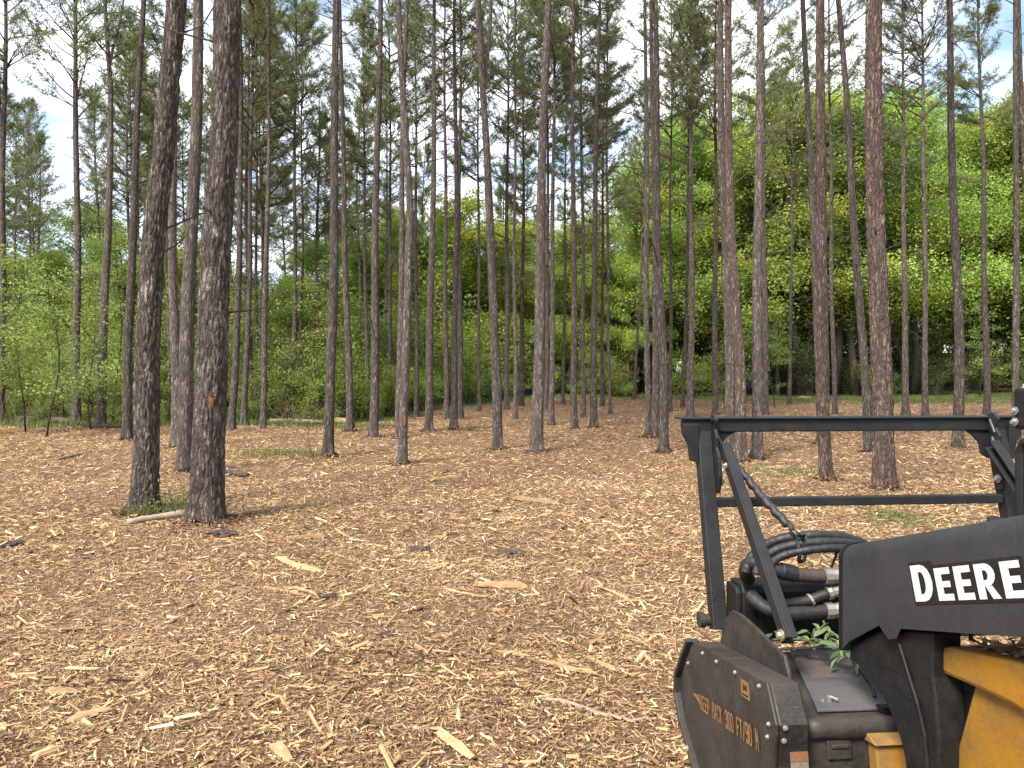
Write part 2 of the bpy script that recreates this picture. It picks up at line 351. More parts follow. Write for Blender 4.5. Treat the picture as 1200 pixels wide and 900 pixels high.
def pine_crown(seed, hc=8.5, reach=2.1, dead=4.5, dens=1.0, count=11):
    """branch and needle meshes of a pine top; z = 0 is where the living crown starts"""
    rng = np.random.default_rng(seed); mb = MB(); TC, TD = [], []
    z = -dead
    while z < hc:
        for _ in range(int(rng.integers(2, 5) if z > 0 else rng.integers(1, 3))):
            az = rng.uniform(0, 6.283); f = max(0, min(1, z / hc))
            ln = reach * (1 - .68 * f ** 1.8) * rng.uniform(.6, 1.25) * (1 if z > 0 else rng.uniform(.3, .9))
            el = math.radians(rng.uniform(5, 30) + 35 * f) if z > 0 else math.radians(rng.uniform(-5, 30))
            o = Vector((0, 0, z)); h = Vector((math.cos(az), math.sin(az), 0)); pts = [o]; p = o; e = el
            for k in range(5):
                e += math.radians(rng.uniform(-8, 12) if z > 0 else rng.uniform(-14, 10)); az2 = az + rng.uniform(-.18, .18)
                p = p + Vector((math.cos(az2) * math.cos(e), math.sin(az2) * math.cos(e), math.sin(e))) * ln / 5; pts.append(p)
            r0 = .012 + .014 * ln / 2
            mb.tube(pts, [r0 * (1 - .8 * k / 5) for k in range(6)], 4, False)
            alive = z > 0 or rng.random() < .12
            for k in range(2, 6):
                for sgn in (-1, 1):
                    if rng.random() > (.95 if alive else .5): continue
                    base = pts[k]; t = (pts[k] - pts[k - 1]).normalized(); side = t.cross(Vector((0, 0, 1))).normalized() * sgn
                    tl = ln * rng.uniform(.14, .30); dr = (t * rng.uniform(.5, 1) + side * rng.uniform(.4, 1) + Vector((0, 0, rng.uniform(-.1, .6)))).normalized()
                    e_ = base + dr * tl; mb.tube([base, e_], [r0 * .35, r0 * .15], 3, False)
                    if alive:
                        for q in range(int(round(2.4 * dens))):
                            TC.append(base + dr * tl * (.65 + .35 * (q + 1) / round(2.4 * dens)) + Vector(rng.normal(size=3)) * .06); TD.append(dr)
            if alive:
                for q in range(2): TC.append(pts[-1] - (pts[-1] - pts[-2]) * q * .5); TD.append((pts[-1] - pts[-2]).normalized())
        z += rng.uniform(.22, .5) if z > 0 else rng.uniform(.35, .9)
    for q in range(8): TC.append(Vector((rng.normal() * .1, rng.normal() * .1, hc - .15 * q))); TD.append(Vector((0, 0, 1)))
    V, F, r = needle_tufts(rng, np.array(TC), np.array(TD), count, .17, .022)
    return mb.mesh('branches', M['limb']), np_mesh('crown', V, F, M['needle'], False, r)

def broadleaf(seed, h=12.0, spread=3.2, leaf=.13, nclust=220, per=165, lean=.15, low=.28):
    """trunk-with-limbs mesh and a list of leaf positions of a broadleaf tree"""
    rng = np.random.default_rng(seed); mb = MB()
    top = Vector((rng.normal() * lean * h * .3, rng.normal() * lean * h * .3, h * .93))
    tp = [Vector((0, 0, 0))]
    for k in range(1, 9):
        f = k / 8; tp.append(Vector((top.x * f + rng.normal() * .12, top.y * f + rng.normal() * .12, top.z * f)))
    r0 = h * .0125; mb.tube(tp, [r0 * (1 - .85 * k / 8) * (1.25 if k == 0 else 1) for k in range(9)], 8)
    C = []
    nl = 18
    for i in range(nl):
        f = low + (.95 - low) * i / (nl - 1); k = f * 8; b = tp[int(k)].lerp(tp[min(8, int(k) + 1)], k - int(k))
        az = i * 2.4 + rng.normal() * .5; env = math.sin(math.pi * min(1, max(.12, (f - low + .16) / (1.16 - low)))) ** .7
        ln = spread * env * rng.uniform(.7, 1.25); e = math.radians(rng.uniform(15, 55)); pts = [b]; p = b
        for s in range(5):
            e += math.radians(rng.uniform(-22, 8)); a2 = az + rng.normal() * .25
            p = p + Vector((math.cos(a2) * math.cos(e), math.sin(a2) * math.cos(e), math.sin(e))) * ln / 5; pts.append(p)
        rb = r0 * (1 - .85 * f) * .55 + .012; mb.tube(pts, [rb * (1 - .8 * s / 5) for s in range(6)], 5, False)
        for s in range(2, 6):
            for _ in range(3):
                d = Vector(rng.normal(size=3)); d.z *= .5; q = pts[s] + d.normalized() * rng.uniform(.3, .9) * spread / 3.2
                mb.tube([pts[s], q], [rb * .3, rb * .1], 3, False); C.append(q)
            C.append(pts[s])
    C = np.array(C); C = C[rng.permutation(len(C))][:nclust]
    cs = np.repeat(C, per, 0); rad = np.repeat(rng.uniform(.45, 1.05, len(C)), per)[:, None] * spread / 3.2
    off = rand_unit(rng, len(cs)) * (rng.uniform(0, 1, (len(cs), 1)) ** .45) * rad; off[:, 2] *= .8
    V, F = leaf_quads(rng, cs + off, leaf, .6, .35)
    r = np.clip(np.repeat(rng.uniform(.15, .75, len(C)), per) + rng.normal(size=len(cs)) * .16, 0, 1)
    return mb, V, F, r

def shrub(seed, h=1.8, wd=1.2, leaf=.075, nst=14, per=150):
    rng = np.random.default_rng(seed); mb = MB(); P = []
    for i in range(nst):
        az = rng.uniform(0, 6.283); sp = wd * rng.uniform(.1, 1) ; hh = h * rng.uniform(.5, 1.1)
        a = Vector((rng.normal() * .12, rng.normal() * .12, 0)); b = Vector((math.cos(az) * sp * .5, math.sin(az) * sp * .5, hh * .6)); c = Vector((math.cos(az) * sp, math.sin(az) * sp, hh))
        mb.tube([a, a.lerp(b, .5) + Vector((0, 0, .05)), b, c], [.014, .011, .008, .003], 4, False)
        for k in range(6):
            f = rng.uniform(.2, 1); p0 = a.lerp(b, f * 2) if f < .5 else b.lerp(c, f * 2 - 1)
            d = Vector(rng.normal(size=3)); d.z = abs(d.z) * .4; e = p0 + d.normalized() * rng.uniform(.15, .45) * (.5 + h * .3)
            mb.tube([p0, e], [.005, .002], 3, False)
            for _ in range(per // 6): P.append(p0.lerp(e, rng.uniform(.25, 1.1)) + Vector(rng.normal(size=3)) * .09 * (.5 + h * .3))
    P = np.array(P); P[:, 2] = np.maximum(P[:, 2], .03)
    V, F = leaf_quads(rng, P, leaf, .55, .5); r = np.clip(rng.normal(size=len(P)) * .22 + .5, 0, 1)
    return mb, V, F, r

# ------------------------------------------------------------------ pine trunks
def trunk_path(x, y, pts_px, height, rng):
    """points (photo x at photo y) seen at the trunk's own distance -> smooth axis from the ground up"""
    z0 = gz(x, y); ctrl = [(z0, x)]
    for (px, py) in pts_px:
        ctrl.append((EYE - (py - HOR) / FPX * y, (px - 600) / FPX * y))
    ctrl.sort(); zt = z0 + height; zl, xl = ctrl[-1]; zp, xp = ctrl[-2]
    sl = max(-.05, min(.05, (xl - xp) / max(.5, zl - zp)))
    if zt > zl: ctrl.append((zt, xl + sl * (zt - zl) * .6))
    zs = [c[0] for c in ctrl]; xs = [c[1] for c in ctrl]
    ph = rng.uniform(0, 6.28, 3); k = rng.uniform(-.012, .012)
    def at(z):
        xx = np.interp(z, zs, xs); t = (z - z0)
        return Vector((xx - x + .02 * math.sin(t * .8 + ph[0]) * min(1, t), k * t + .03 * math.sin(t * .6 + ph[1]) * min(1, t * .5), t))
    return z0, at
def trunk_mesh(at, z0, height, r0, sides, dz, rng, mat, relief=0.0, zfine=None, lumps=.03):
    zs = []; z = -.06; zf = height if zfine is None else zfine
    while z < height: zs.append(z); z += dz if z < zf else .5
    zs.append(height); nr = len(zs)
    V = np.zeros((nr, sides, 3)); ang = np.arange(sides) * 2 * math.pi / sides
    fl = rng.uniform(0, 6.28); sd = rng.uniform(0, 100, 3)
    knots = [(rng.uniform(1.2, height * .6), rng.uniform(0, 6.28), rng.uniform(.02, .045)) for _ in range(14)]
    for i, z in enumerate(zs):
        c = at(z0 + max(z, 0)); rr = r0 * max(.10, 1 - .86 * max(z, 0) / height)
        fz = math.exp(-max(z, 0) / .19)
        for k in range(sides):
            a = ang[k]; r = rr * (1 + .46 * fz * (.7 + .5 * math.sin(3 * a + fl) + .3 * math.sin(5 * a + fl * 2)))
            ca, sa = math.cos(a), math.sin(a)
            r += rr * lumps * mnoise.noise(Vector((ca * 2 + sd[0], sa * 2 + sd[1], z * 1.7)))
            if relief:
                q = Vector((ca * rr * 25 + sd[0], sa * rr * 25 + sd[1], z * 6.0 + .8 * mnoise.noise(Vector((ca * 3, sa * 3, z * 3)))))
                d = mnoise.voronoi(q)[0]; e = min(1.0, (d[1] - d[0]) / .32)
                r += relief * (e ** .7 - .6) + relief * .5 * mnoise.noise(q * 3.1)
                for kz, ka, kr in knots:
                    if abs(z - kz) < .12:
                        da = (a - ka + math.pi) % (2 * math.pi) - math.pi; d2 = (da * rr / .05) ** 2 + ((z - kz) / .055) ** 2
                        if d2 < 6: r += kr * .8 * math.exp(-d2) - kr * .9 * math.exp(-d2 * 6)
            V[i, k] = (c.x + ca * r, c.y + sa * r, z)
    ii = np.arange(nr * sides).reshape(nr, sides); jj = np.roll(ii, -1, 1)
    F = np.stack([ii[:-1], jj[:-1], jj[1:], ii[1:]], -1).reshape(-1, 4)
    return np_mesh('trunk', V.reshape(-1, 3), F, mat, True)

PINE_CROWNS = [pine_crown(100 + i, hc=[8.5, 7.5, 9.5, 8, 7, 9][i], reach=[2.0, 1.8, 2.3, 2.1, 1.6, 1.9][i], dens=[1, 1.3, 1, 1.15, 1.3, 1][i]) for i in range(6)]
def add_crown(root, at, z0, zc, top, rng, rb):
    br, cr = PINE_CROWNS[int(rng.integers(6))]
    hc = 8.4; s = max(.5, min(1.4, (top - zc) / hc)); p = at(z0 + zc); q = at(z0 + top * .98)
    d = (q - p).normalized(); rot = d.to_track_quat('Z', 'Y') @ Matrix.Rotation(rng.uniform(0, 6.28), 3, 'Z').to_quaternion()
    for nm, me in (('branches', br), ('crown', cr)):
        o = link(nm, me, root); o['kind'] = 'stuff'; o.location = p; o.rotation_mode = 'QUATERNION'; o.rotation_quaternion = rot; sxy = s * rng.uniform(.95, 1.1); o.scale = (sxy, sxy, s)

def pine(px, by, wpx, axis, label, group=None, D=None, height=None, crown=None, red=False, cat='pine tree', fork=None):
    rng = np.random.default_rng(int(px * 7 + by * 13) % 99991)
    if D is None: x, y = ground_pt(px, by)
    else: y = D; x = (px - 600) / FPX * y
    height = height or rng.uniform(16.5, 20); crown = crown or height * (rng.uniform(.64, .72) if by > 500 else rng.uniform(.50, .60))
    z0, at = trunk_path(x, y, axis, height, rng)
    root = empty('pine_tree', (x, y, z0), 0, label, cat, group)
    r0 = wpx * .90 / FPX * y * .5 / .92
    if wpx > 19: mesh = trunk_mesh(at, z0, height, r0, 110 if wpx > 30 else 84, .022 if wpx > 30 else .026, rng, M['bark_red'] if red else M['bark'], .017, EYE + .55 * y)
    elif wpx > 9: mesh = trunk_mesh(at, z0, height, r0, 28, .09, rng, M['bark_red'] if red else M['bark_far'], .0, min(height, 1.8 + .52 * y), .09)
    else: mesh = trunk_mesh(at, z0, height, r0, 12, .35, rng, M['bark_far'], 0, None, .09)
    link('trunk', mesh, root)
    if fork:
        (fy, fx0) = fork; zf = EYE - (fy - HOR) / FPX * y; pf = at(zf); mb = MB(); pts = [pf - Vector((0, 0, .25))]
        xe = (fx0 - 600) / FPX * y - x; ze = EYE + HOR / FPX * y - z0
        for k in range(1, 9):
            f = k / 5; e = 1 - (1 - min(1, f)) ** 1.6 if f < 1 else 1 + (f - 1) * .5
            pts.append(Vector((pf.x + (xe - pf.x) * e, pf.y + .05 * k, pf.z + (ze - pf.z) * f)))
        rf = r0 * (1 - .86 * pf.z / height) * .72
        mb.tube(pts, [rf * (1 - .06 * k) for k in range(9)], 14, False); mb.build('forked_stem', M['bark_far'], root, True)
    add_crown(root, at, z0, crown, height, rng, r0)
    # bare snags and short broken branches on the trunk
    if wpx > 5.5:
        mb = MB()
        for _ in range(int(rng.integers(6, 12))):
            z = rng.uniform(2.2, crown); p = at(z0 + z); a = rng.uniform(0, 6.28); l = rng.uniform(.12, .5) if rng.random() < .7 else rng.uniform(.8, 1.8)
            rr = r0 * (1 - .86 * z / height); d = Vector((math.cos(a), math.sin(a), rng.uniform(.05, .7)))
            q = p + Vector((math.cos(a), math.sin(a), 0)) * rr * .8; mid = q + d * l * .5 + Vector((0, 0, rng.uniform(-.06, .06)))
            mb.tube([q, mid, q + d * l + Vector((0, 0, rng.uniform(-.2, .2) * l))], [.013, .009, .004], 5)
        mb.build('branch_stubs', M['limb'], root)['kind'] = 'stuff'
    return root

# (base x, base y, width, [(x, y) along the axis], label, options) in photo pixels
G_MID = 'pines standing in the mulched clearing'
T = [
 (242, 612, 38, [(247, 450), (250, 300), (262, 150), (267, 0)], 'thick rough-barked pine with an orange bark wound and a pale log against its foot', {}),
 (169, 600, 29, [(172, 450), (180, 300), (192, 180), (203, 0)], 'leaning rough-barked pine with green weeds round its foot, beside the wounded trunk', {}),
 (1036, 573, 24, [(1033, 430), (1028, 300), (1026, 150), (1026, 0)], 'thick reddish-barked pine standing behind the black push frame of the mulching head', dict(red=True)),
 (216, 553, 18, [(220, 430), (223, 300), (227, 150), (230, 0)], 'dark pine half hidden between the two thick rough-barked pines', {}),
 (207, 524, 13, [(206, 430), (204, 300), (203, 150), (205, 0)], 'slim pine half hidden behind the leaning rough-barked pine', {}),
 (149, 516, 11.5, [(150, 400), (154, 300), (158, 150), (164, 30)], 'pine with shaded bark just behind the leaning rough-barked pine, by the brush', {}),
 (118, 502, 11.5, [(120, 400), (125, 280), (128, 100), (121, 0)], 'pine with a forked top at the brushy edge of the clearing', dict(fork=(70, 137))),
 (90, 499, 10.5, [(90, 400), (91, 300), (90, 100), (90, 0)], 'straight pine behind the leafy sapling at the brushy edge', {}),
 (1, 497, 9.5, [(1, 400), (3, 300), (5, 150), (6, 0)], 'pine at the brushy edge beyond the end of the fallen log', {}),
 (385, 535, 12.5, [(387, 430), (391, 300), (393, 150), (394, 0)], 'dark pine with bare twigs and a green weed patch at its foot', {}),
 (472, 545, 11, [(475, 420), (477, 300), (480, 250), (473, 110), (467, 0)], 'slim pine with a kinked stem and an orange scar near its foot', {}),
 (467, 513, 8.5, [(468, 400), (470, 300), (473, 100), (475, 0)], 'thin pine directly behind the kinked pine', {}),
 (438, 512, 11, [(439, 400), (440, 300), (442, 150), (445, 0)], 'straight dark pine between the twiggy-footed pine and the kinked pine', {}),
 (410, 505, 9, [(408, 400), (404, 300), (400, 150), (398, 0)], 'pine leaning over behind the twiggy-footed pine', {}),
 (502, 505, 9.5, [(504, 400), (507, 300), (508, 150), (510, 0)], 'pine with a flared foot just beyond the kinked pine', {}),
 (532, 503, 8.5, [(533, 400), (535, 300), (534, 150), (533, 0)], 'pine with a stump sprout at its foot, in a tight trio', {}),
 (583, 527, 12, [(581, 420), (577, 300), (570, 180), (565, 110), (560, 0)], 'pine whose stem splits into two high above the mulch', dict(fork=(105, 575))),
 (629, 530, 15, [(631, 420), (633, 300), (637, 150), (642, 0)], 'stout straight pine standing alone on the open mulch', {}),
 (673, 503, 8, [(673, 400), (672, 300), (672, 0)], 'slim pine with a flared foot behind the stout lone pine', {}),
 (696, 501, 8.5, [(696, 400), (696, 300), (699, 150), (702, 0)], 'slim pine with wide crown, beside the flared slim pine', {}),
 (646, 498, 7, [(647, 400), (648, 300), (650, 0)], 'thin pine close behind the stout lone pine', {}),
 (760, 512, 7.5, [(759, 400), (758, 300), (757, 0)], 'thin pine in a tight cluster, the slimmest of the three', {}),
 (769, 513, 8.5, [(769, 400), (767, 300), (765, 150), (763, 0)], 'middle pine of the tight cluster of three', {}),
 (778, 530, 11, [(776, 400), (772, 300), (770, 150), (768, 0)], 'foremost and thickest pine of the tight cluster of three', {}),
 (868, 541, 13.5, [(866, 430), (859, 300), (856, 150), (854, 0)], 'pine rising behind the top bar of the push frame, next to a ragged sapling', dict(red=True)),
 (856, 527, 12, [(855, 430), (850, 300), (845, 150), (842, 0)], 'pine overlapped by the one behind the push frame bar', {}),
 (887, 538, 13, [(887, 430), (888, 300), (889, 150), (890, 0)], 'grey straight pine beside the pair behind the push frame bar', {}),
 (897, 486, 8, [(896, 400), (895, 300), (893, 0)], 'thin grey pine behind the straight grey pine', {}),
 (809, 489, 8.5, [(810, 400), (811, 300), (810, 100), (810, 0)], 'grey pine seen past the corner of the push frame', {}),
 (838, 486, 7.5, [(838, 400), (839, 300), (840, 0)], 'pale thin pine behind the paired pines at the push frame', {}),
 (968, 562, 14.5, [(965, 430), (961, 300), (960, 150), (962, 0)], 'slim reddish pine standing behind the push frame beside the thick reddish one', dict(red=True)),
 (962, 520, 9.5, [(960, 430), (955, 300), (948, 150), (942, 0)], 'slim pine leaning away behind the slim reddish pine', {}),
 (1018, 530, 10.5, [(1012, 400), (1003, 280), (994, 150), (983, 0)], 'strongly leaning pine behind the thick reddish pine', {}),
 (1062, 487, 8, [(1060, 400), (1058, 250), (1056, 0)], 'pale slim pine at the grassy edge beside the thick reddish pine', {}),
 (1085, 488, 7, [(1085, 400), (1084, 250), (1083, 0)], 'pale thin pine at the grassy edge, next past the pale slim one', {}),
 (1123, 525, 12, [(1123, 400), (1121, 250), (1118, 120), (1115, 0)], 'straight grey pine standing on the mulch beyond the push frame', {}),
 (1157, 487, 8, [(1156, 400), (1154, 250), (1151, 100), (1149, 0)], 'grey slim pine with bare dead limbs at the grassy edge', {}),
 (1192, 520, 8.5, [(1191, 400), (1190, 250), (1189, 0)], 'slim pine beyond the upright bracket of the loader', {}),
 (1216, 515, 9, [(1214, 400), (1203, 250), (1197, 0)], 'leaning slim pine beyond the loader bracket', {}),
]
for (px, by, wpx, ax, lab, kw) in T: pine(px, by, wpx, ax, lab, G_MID, **kw)
# thinner pines at the far rim of the clearing, alike but for their place
T2 = [(271, 504, 9, 283, 283), (286, 498, 7.5, 293, 296), (308, 503, 7.5, 313, 317), (300, 484, 5, 301, 303), (344, 490, 6.5, 346, 348), (351, 483, 4.5, 354, 352),
      (488, 489, 6, 488, 487), (523, 491, 6.5, 522, 521), (540, 491, 7, 538, 540), (562, 482, 4.5, 561, 560), (594, 480, 6.5, 594, 596), (604, 491, 5.5, 603, 604), (611, 476, 6.5, 613, 614),
      (640, 482, 6, 642, 641), (684, 489, 6, 683, 680), (706, 476, 5, 706, 709), (715, 485, 4.5, 712, 712), (743, 468, 4, 752, 757), (786, 483, 4.5, 786, 788), (978, 486, 6, 975, 972), (430, 486, 5, 428, 426), (456, 484, 5, 458, 457), (800, 478, 5, 806, 806), (925, 474, 4.5, 928, 931), (660, 474, 4.5, 662, 664)]
T2L = [
 'leaning slender rim pine just past the wounded pine',
 'straight slender rim pine beside the leaning one past the wounded pine',
 'slender rim pine, third beyond the wounded pine, its stem tilting outward',
 'very thin rim pine between the three slim ones past the wounded pine',
 'slender rim pine rising from the brush pile',
 'very thin rim pine touching the one in the brush pile',
 'slender rim pine between the kinked pine and the flared-foot pine',
 'slender rim pine between the flared-foot pine and the stump-sprout pine',
 'slender rim pine just past the stump-sprout pine of the trio',
 'very thin rim pine between the trio and the fork-topped pine',
 'slender rim pine hugging the fork-topped pine',
 'thin rim pine midway between the fork-topped pine and the stout lone pine',
 'slender rim pine set far back by the stout lone pine',
 'thin rim pine just past the stout lone pine, set back',
 'thin rim pine between the two slim pines with flared foot and wide crown',
 'very thin rim pine just past the wide-crowned slim pine',
 'thin rim pine midway between the wide-crowned pine and the leaning pole',
 'thin pale pole of a pine leaning at the far rim',
 'very thin rim pine just past the tight cluster of three',
 'thin rim pine between the slim reddish pine and the thick reddish pine',
 'very thin rim pine behind the pine leaning beside the twiggy-footed pine',
 'very thin rim pine between the straight dark pine and the kinked pine',
 'very thin rim pine beside the grey pine at the push frame corner',
 'very thin rim pine standing before the grassy bank past the thin grey pine',
 'very thin rim pine just before the flared slim pine, set far back']
for (px, by, wpx, x3, x0), lab in zip(T2, T2L):
    pine(px, by, wpx, [(x3, 300), (x0, 0)], lab, 'slender pines at the rim of the clearing', red=False)

# pines in the woods behind: the same few trunk meshes, copied
rng = np.random.default_rng(77)
PROT = []
for i in range(6):
    hh = [18, 16, 19, 17, 15, 20][i]; ph = rng.uniform(0, 6.28, 2); kx, ky = rng.uniform(-.02, .02, 2)
    at = (lambda ph, kx, ky: (lambda z: Vector((kx * z + .08 * math.sin(z * .5 + ph[0]), ky * z + .08 * math.sin(z * .4 + ph[1]), z))))(ph, kx, ky)
    PROT.append((trunk_mesh(at, 0, hh, .115, 10, .5, rng, M['bark_far'], 0, None, .08), at, hh))
def far_pine(a, D, lab, grp, s=1.0):
    x, y = a * D, D
    i = int(rng.integers(6)); me, at, hh = PROT[i]; r = empty('pine_tree', (x, y, gz(x, y) - .05), rng.uniform(0, 6.28), lab, 'pine tree', grp)
    sxy = rng.uniform(.75, 1.25); o = link('trunk', me, r); o.scale = (sxy, sxy, 1)
    add_crown(r, at, 0, hh * rng.uniform(.42, .55), hh, rng, .1); r.scale = (s, s, s * rng.uniform(.88, 1.06))
LP = [('slender pine crowding the brushy woods beside the clearing', 'pines in the brushy woods beside the clearing'),
      ('slender pine in the thick stand behind the far rim of the clearing', 'pines in the stand behind the clearing'),
      ('slender pine among the bright green broadleaf trees past the grassy edge', 'pines among the broadleaf trees')]
placed = []
def try_far(a0, a1, d0, d1, cnt, k, gap):
    c = 0
    for _ in range(cnt * 30):
        a = rng.uniform(a0, a1); D = rng.uniform(d0, d1)
        if D * math.sqrt(1 + a * a) < edge_d(a) * math.sqrt(1 + a * a) + 1.0: continue
        x, y = a * D, D
        if any((x - q[0]) ** 2 + (y - q[1]) ** 2 < gap * gap for q in placed): continue
        placed.append((x, y)); far_pine(a, D, *LP[k]); c += 1
        if c >= cnt: break
try_far(-.95, -.30, 24.5, 58, 37, 0, 2.0)
try_far(-.30, .20, 28, 74, 22, 1, 2.4)
try_far(.20, .85, 42, 70, 9, 2, 2.5)

# ------------------------------------------------------------------ broadleaf trees and shrubs
def make_bl(seed, mats, **k):
    mb, V, F, r = broadleaf(seed, **k); tm = mb.mesh('trunk', M['limb_grey'], True)
    return tm, (np_mesh('crown', V, F, M[mats[0]], False, r), mats)
BL = [make_bl(201, ['leaf_spring', 'leaf_mid', 'leaf_gold'], h=14, spread=3.6), make_bl(202, ['leaf_spring', 'leaf_mid', 'leaf_gold'], h=12, spread=3.2),
      make_bl(203, ['leaf_spring', 'leaf_mid', 'leaf_dark'], h=16, spread=4.2, nclust=210, lean=.3), make_bl(204, ['leaf_spring', 'leaf_mid', 'leaf_dark'], h=10, spread=3.0, low=.15)]
def skin(o, mat):
    o.material_slots[0].link = 'OBJECT'; o.material_slots[0].material = M[mat]
def bl_tree(a, D, kind, mi, lab, grp, s=1.0):
    tm, crs = BL[kind]; x, y = a * D, D
    r = empty('broadleaf_tree', (x, y, gz(x, y) - .05), rng.uniform(0, 6.28), lab, 'tree', grp); link('trunk', tm, r); skin(link('crown', crs[0], r), crs[1][mi])
    r.scale = (s * rng.uniform(.9, 1.15), s * rng.uniform(.9, 1.15), s)
BLAB = {0: 'bright spring-green broadleaf tree', 1: 'mid-green broadleaf tree', 2: 'olive broadleaf tree'}
def bl_zone(a0, a1, d0, d1, cnt, s0, s1, wts, where, grp):
    for i in range(cnt):
        a = a0 + (a1 - a0) * (i + rng.uniform(.1, .9)) / cnt; D = rng.uniform(d0, d1) + 0.0
        kind = int(rng.integers(4)); mi = int(rng.choice(3, p=wts)); nm = BLAB[mi]
        if mi == 2: nm = 'golden budding broadleaf tree' if kind < 2 else 'dark evergreen broadleaf tree'
        bl_tree(a, D, kind, mi, nm + ' ' + where, nm.split(' broadleaf')[0] + ' ' + grp, rng.uniform(s0, s1))
bl_zone(.16, .80, 45, 55, 24, 1.05, 1.5, [.6, .27, .13], 'on the slope past the grassy edge', 'trees on the slope')
bl_zone(.18, .85, 57, 74, 24, 1.35, 1.8, [.5, .3, .2], 'high on the slope in the rear row', 'trees high on the slope')
bl_zone(-.22, .18, 47, 60, 30, .65, 1.0, [.7, .22, .08], 'behind the pine stand at the far rim', 'trees behind the pine stand')
bl_zone(-.25, .2, 66, 85, 16, .75, 1.0, [.5, .35, .15], 'deep in the woods beyond the pine stand', 'trees deep in the woods')
bl_zone(-.85, -.24, 32, 50, 20, .45, .75, [.5, .4, .1], 'in the woods beyond the brush', 'trees beyond the brush')
bl_zone(-.9, -.22, 55, 80, 16, .65, .95, [.45, .4, .15], 'far behind the brush in the deep wood', 'trees far behind the brush')

for i in range(46):
    a = -.95 + 1.85 * (i + rng.uniform(0, 1)) / 46; mi = int(rng.choice(3, p=[.45, .4, .15])); nm = ['bright spring-green tree', 'mid-green tree', 'dark evergreen tree'][mi]
    bl_tree(a, rng.uniform(86, 112), 3, mi, nm + ' in the farthest row of the wood', nm + 's in the farthest row', rng.uniform(.9, 1.2) if a < .15 else rng.uniform(1.2, 1.7))
def make_sh(seed, mats, **k):
    mb, V, F, r = shrub(seed, **k); return mb.mesh('stems', M['limb']), (np_mesh('foliage', V, F, M[mats[0]], False, r), mats)
SH = [make_sh(301, ['leaf_shrub', 'leaf_mid', 'leaf_dark'], h=1.6, wd=1.1), make_sh(302, ['leaf_shrub', 'leaf_mid', 'leaf_dark'], h=2.4, wd=1.3, nst=16),
      make_sh(303, ['leaf_shrub', 'leaf_mid', 'leaf_dark'], h=1.0, wd=1.0, nst=12), make_sh(304, ['leaf_shrub', 'leaf_mid', 'leaf_dark'], h=3.4, wd=1.5, nst=14, per=190, leaf=.09)]
def bush(a, D, kind, mi, lab, grp, s=1.0):
    st, fo = SH[kind]; x, y = a * D, D; r = empty('shrub', (x, y, gz(x, y) - .03), rng.uniform(0, 6.28), lab, 'shrub', grp)
    link('stems', st, r); skin(link('foliage', fo[0], r), fo[1][mi]); r.scale = (s * rng.uniform(.9, 1.3), s * rng.uniform(.9, 1.3), s)
def bush_zone(a0, a1, e0, e1, cnt, s0, s1, wts, kinds, where, grp):
    for i in range(cnt):
        a = a0 + (a1 - a0) * (i + rng.uniform(0, 1)) / cnt; D = float(edge_d(a)) + rng.uniform(e0, e1)
        mi = int(rng.choice(3, p=wts)); nm = ['pale green shrub', 'fresh green shrub', 'dark evergreen shrub'][mi]
        bush(a, D, int(rng.choice(kinds)), mi, nm + ' ' + where, nm + 's ' + grp, rng.uniform(s0, s1))
bush_zone(-.95, -.24, .6, 4.5, 36, .35, .75, [.75, .22, .03], [0, 1, 2, 0], 'in the brush along the log-strewn edge', 'along the brushy edge')
bush_zone(-.95, -.22, 5, 14, 34, .9, 1.2, [.6, .35, .05], [1, 3, 0], 'deep in the brush behind the log-strewn edge', 'deep in the brush')
bush_zone(-.24, .16, .8, 7, 34, .8, 1.2, [.35, .5, .15], [0, 1, 2], 'under the pine stand behind the clearing', 'under the pine stand')
bush_zone(-.24, .16, 8, 18, 30, 1.1, 1.5, [.35, .5, .15], [1, 3], 'deep under the pine stand', 'deep under the pine stand')
bush_zone(.12, .85, 3.5, 9, 30, .8, 1.3, [.15, .35, .5], [0, 1, 3], 'on the bank past the grassy strip', 'on the bank')
bush_zone(.14, .85, 10, 20, 34, 1.1, 1.6, [.15, .35, .5], [1, 3], 'up the shaded slope above the bank', 'up the shaded slope')

bush_zone(-.24, .16, 6, 22, 26, 1.5, 2.2, [.5, .45, .05], [1, 3], 'standing tall under the trees behind the pine stand', 'standing tall behind the pine stand')
bush_zone(.12, .85, 6, 22, 34, 1.5, 2.4, [.4, .45, .15], [1, 3], 'standing tall under the trees on the slope', 'standing tall on the slope')
bush_zone(-.95, -.24, 8, 24, 26, 1.3, 2.0, [.55, .4, .05], [1, 3], 'standing tall in the deep brush', 'standing tall in the brush')
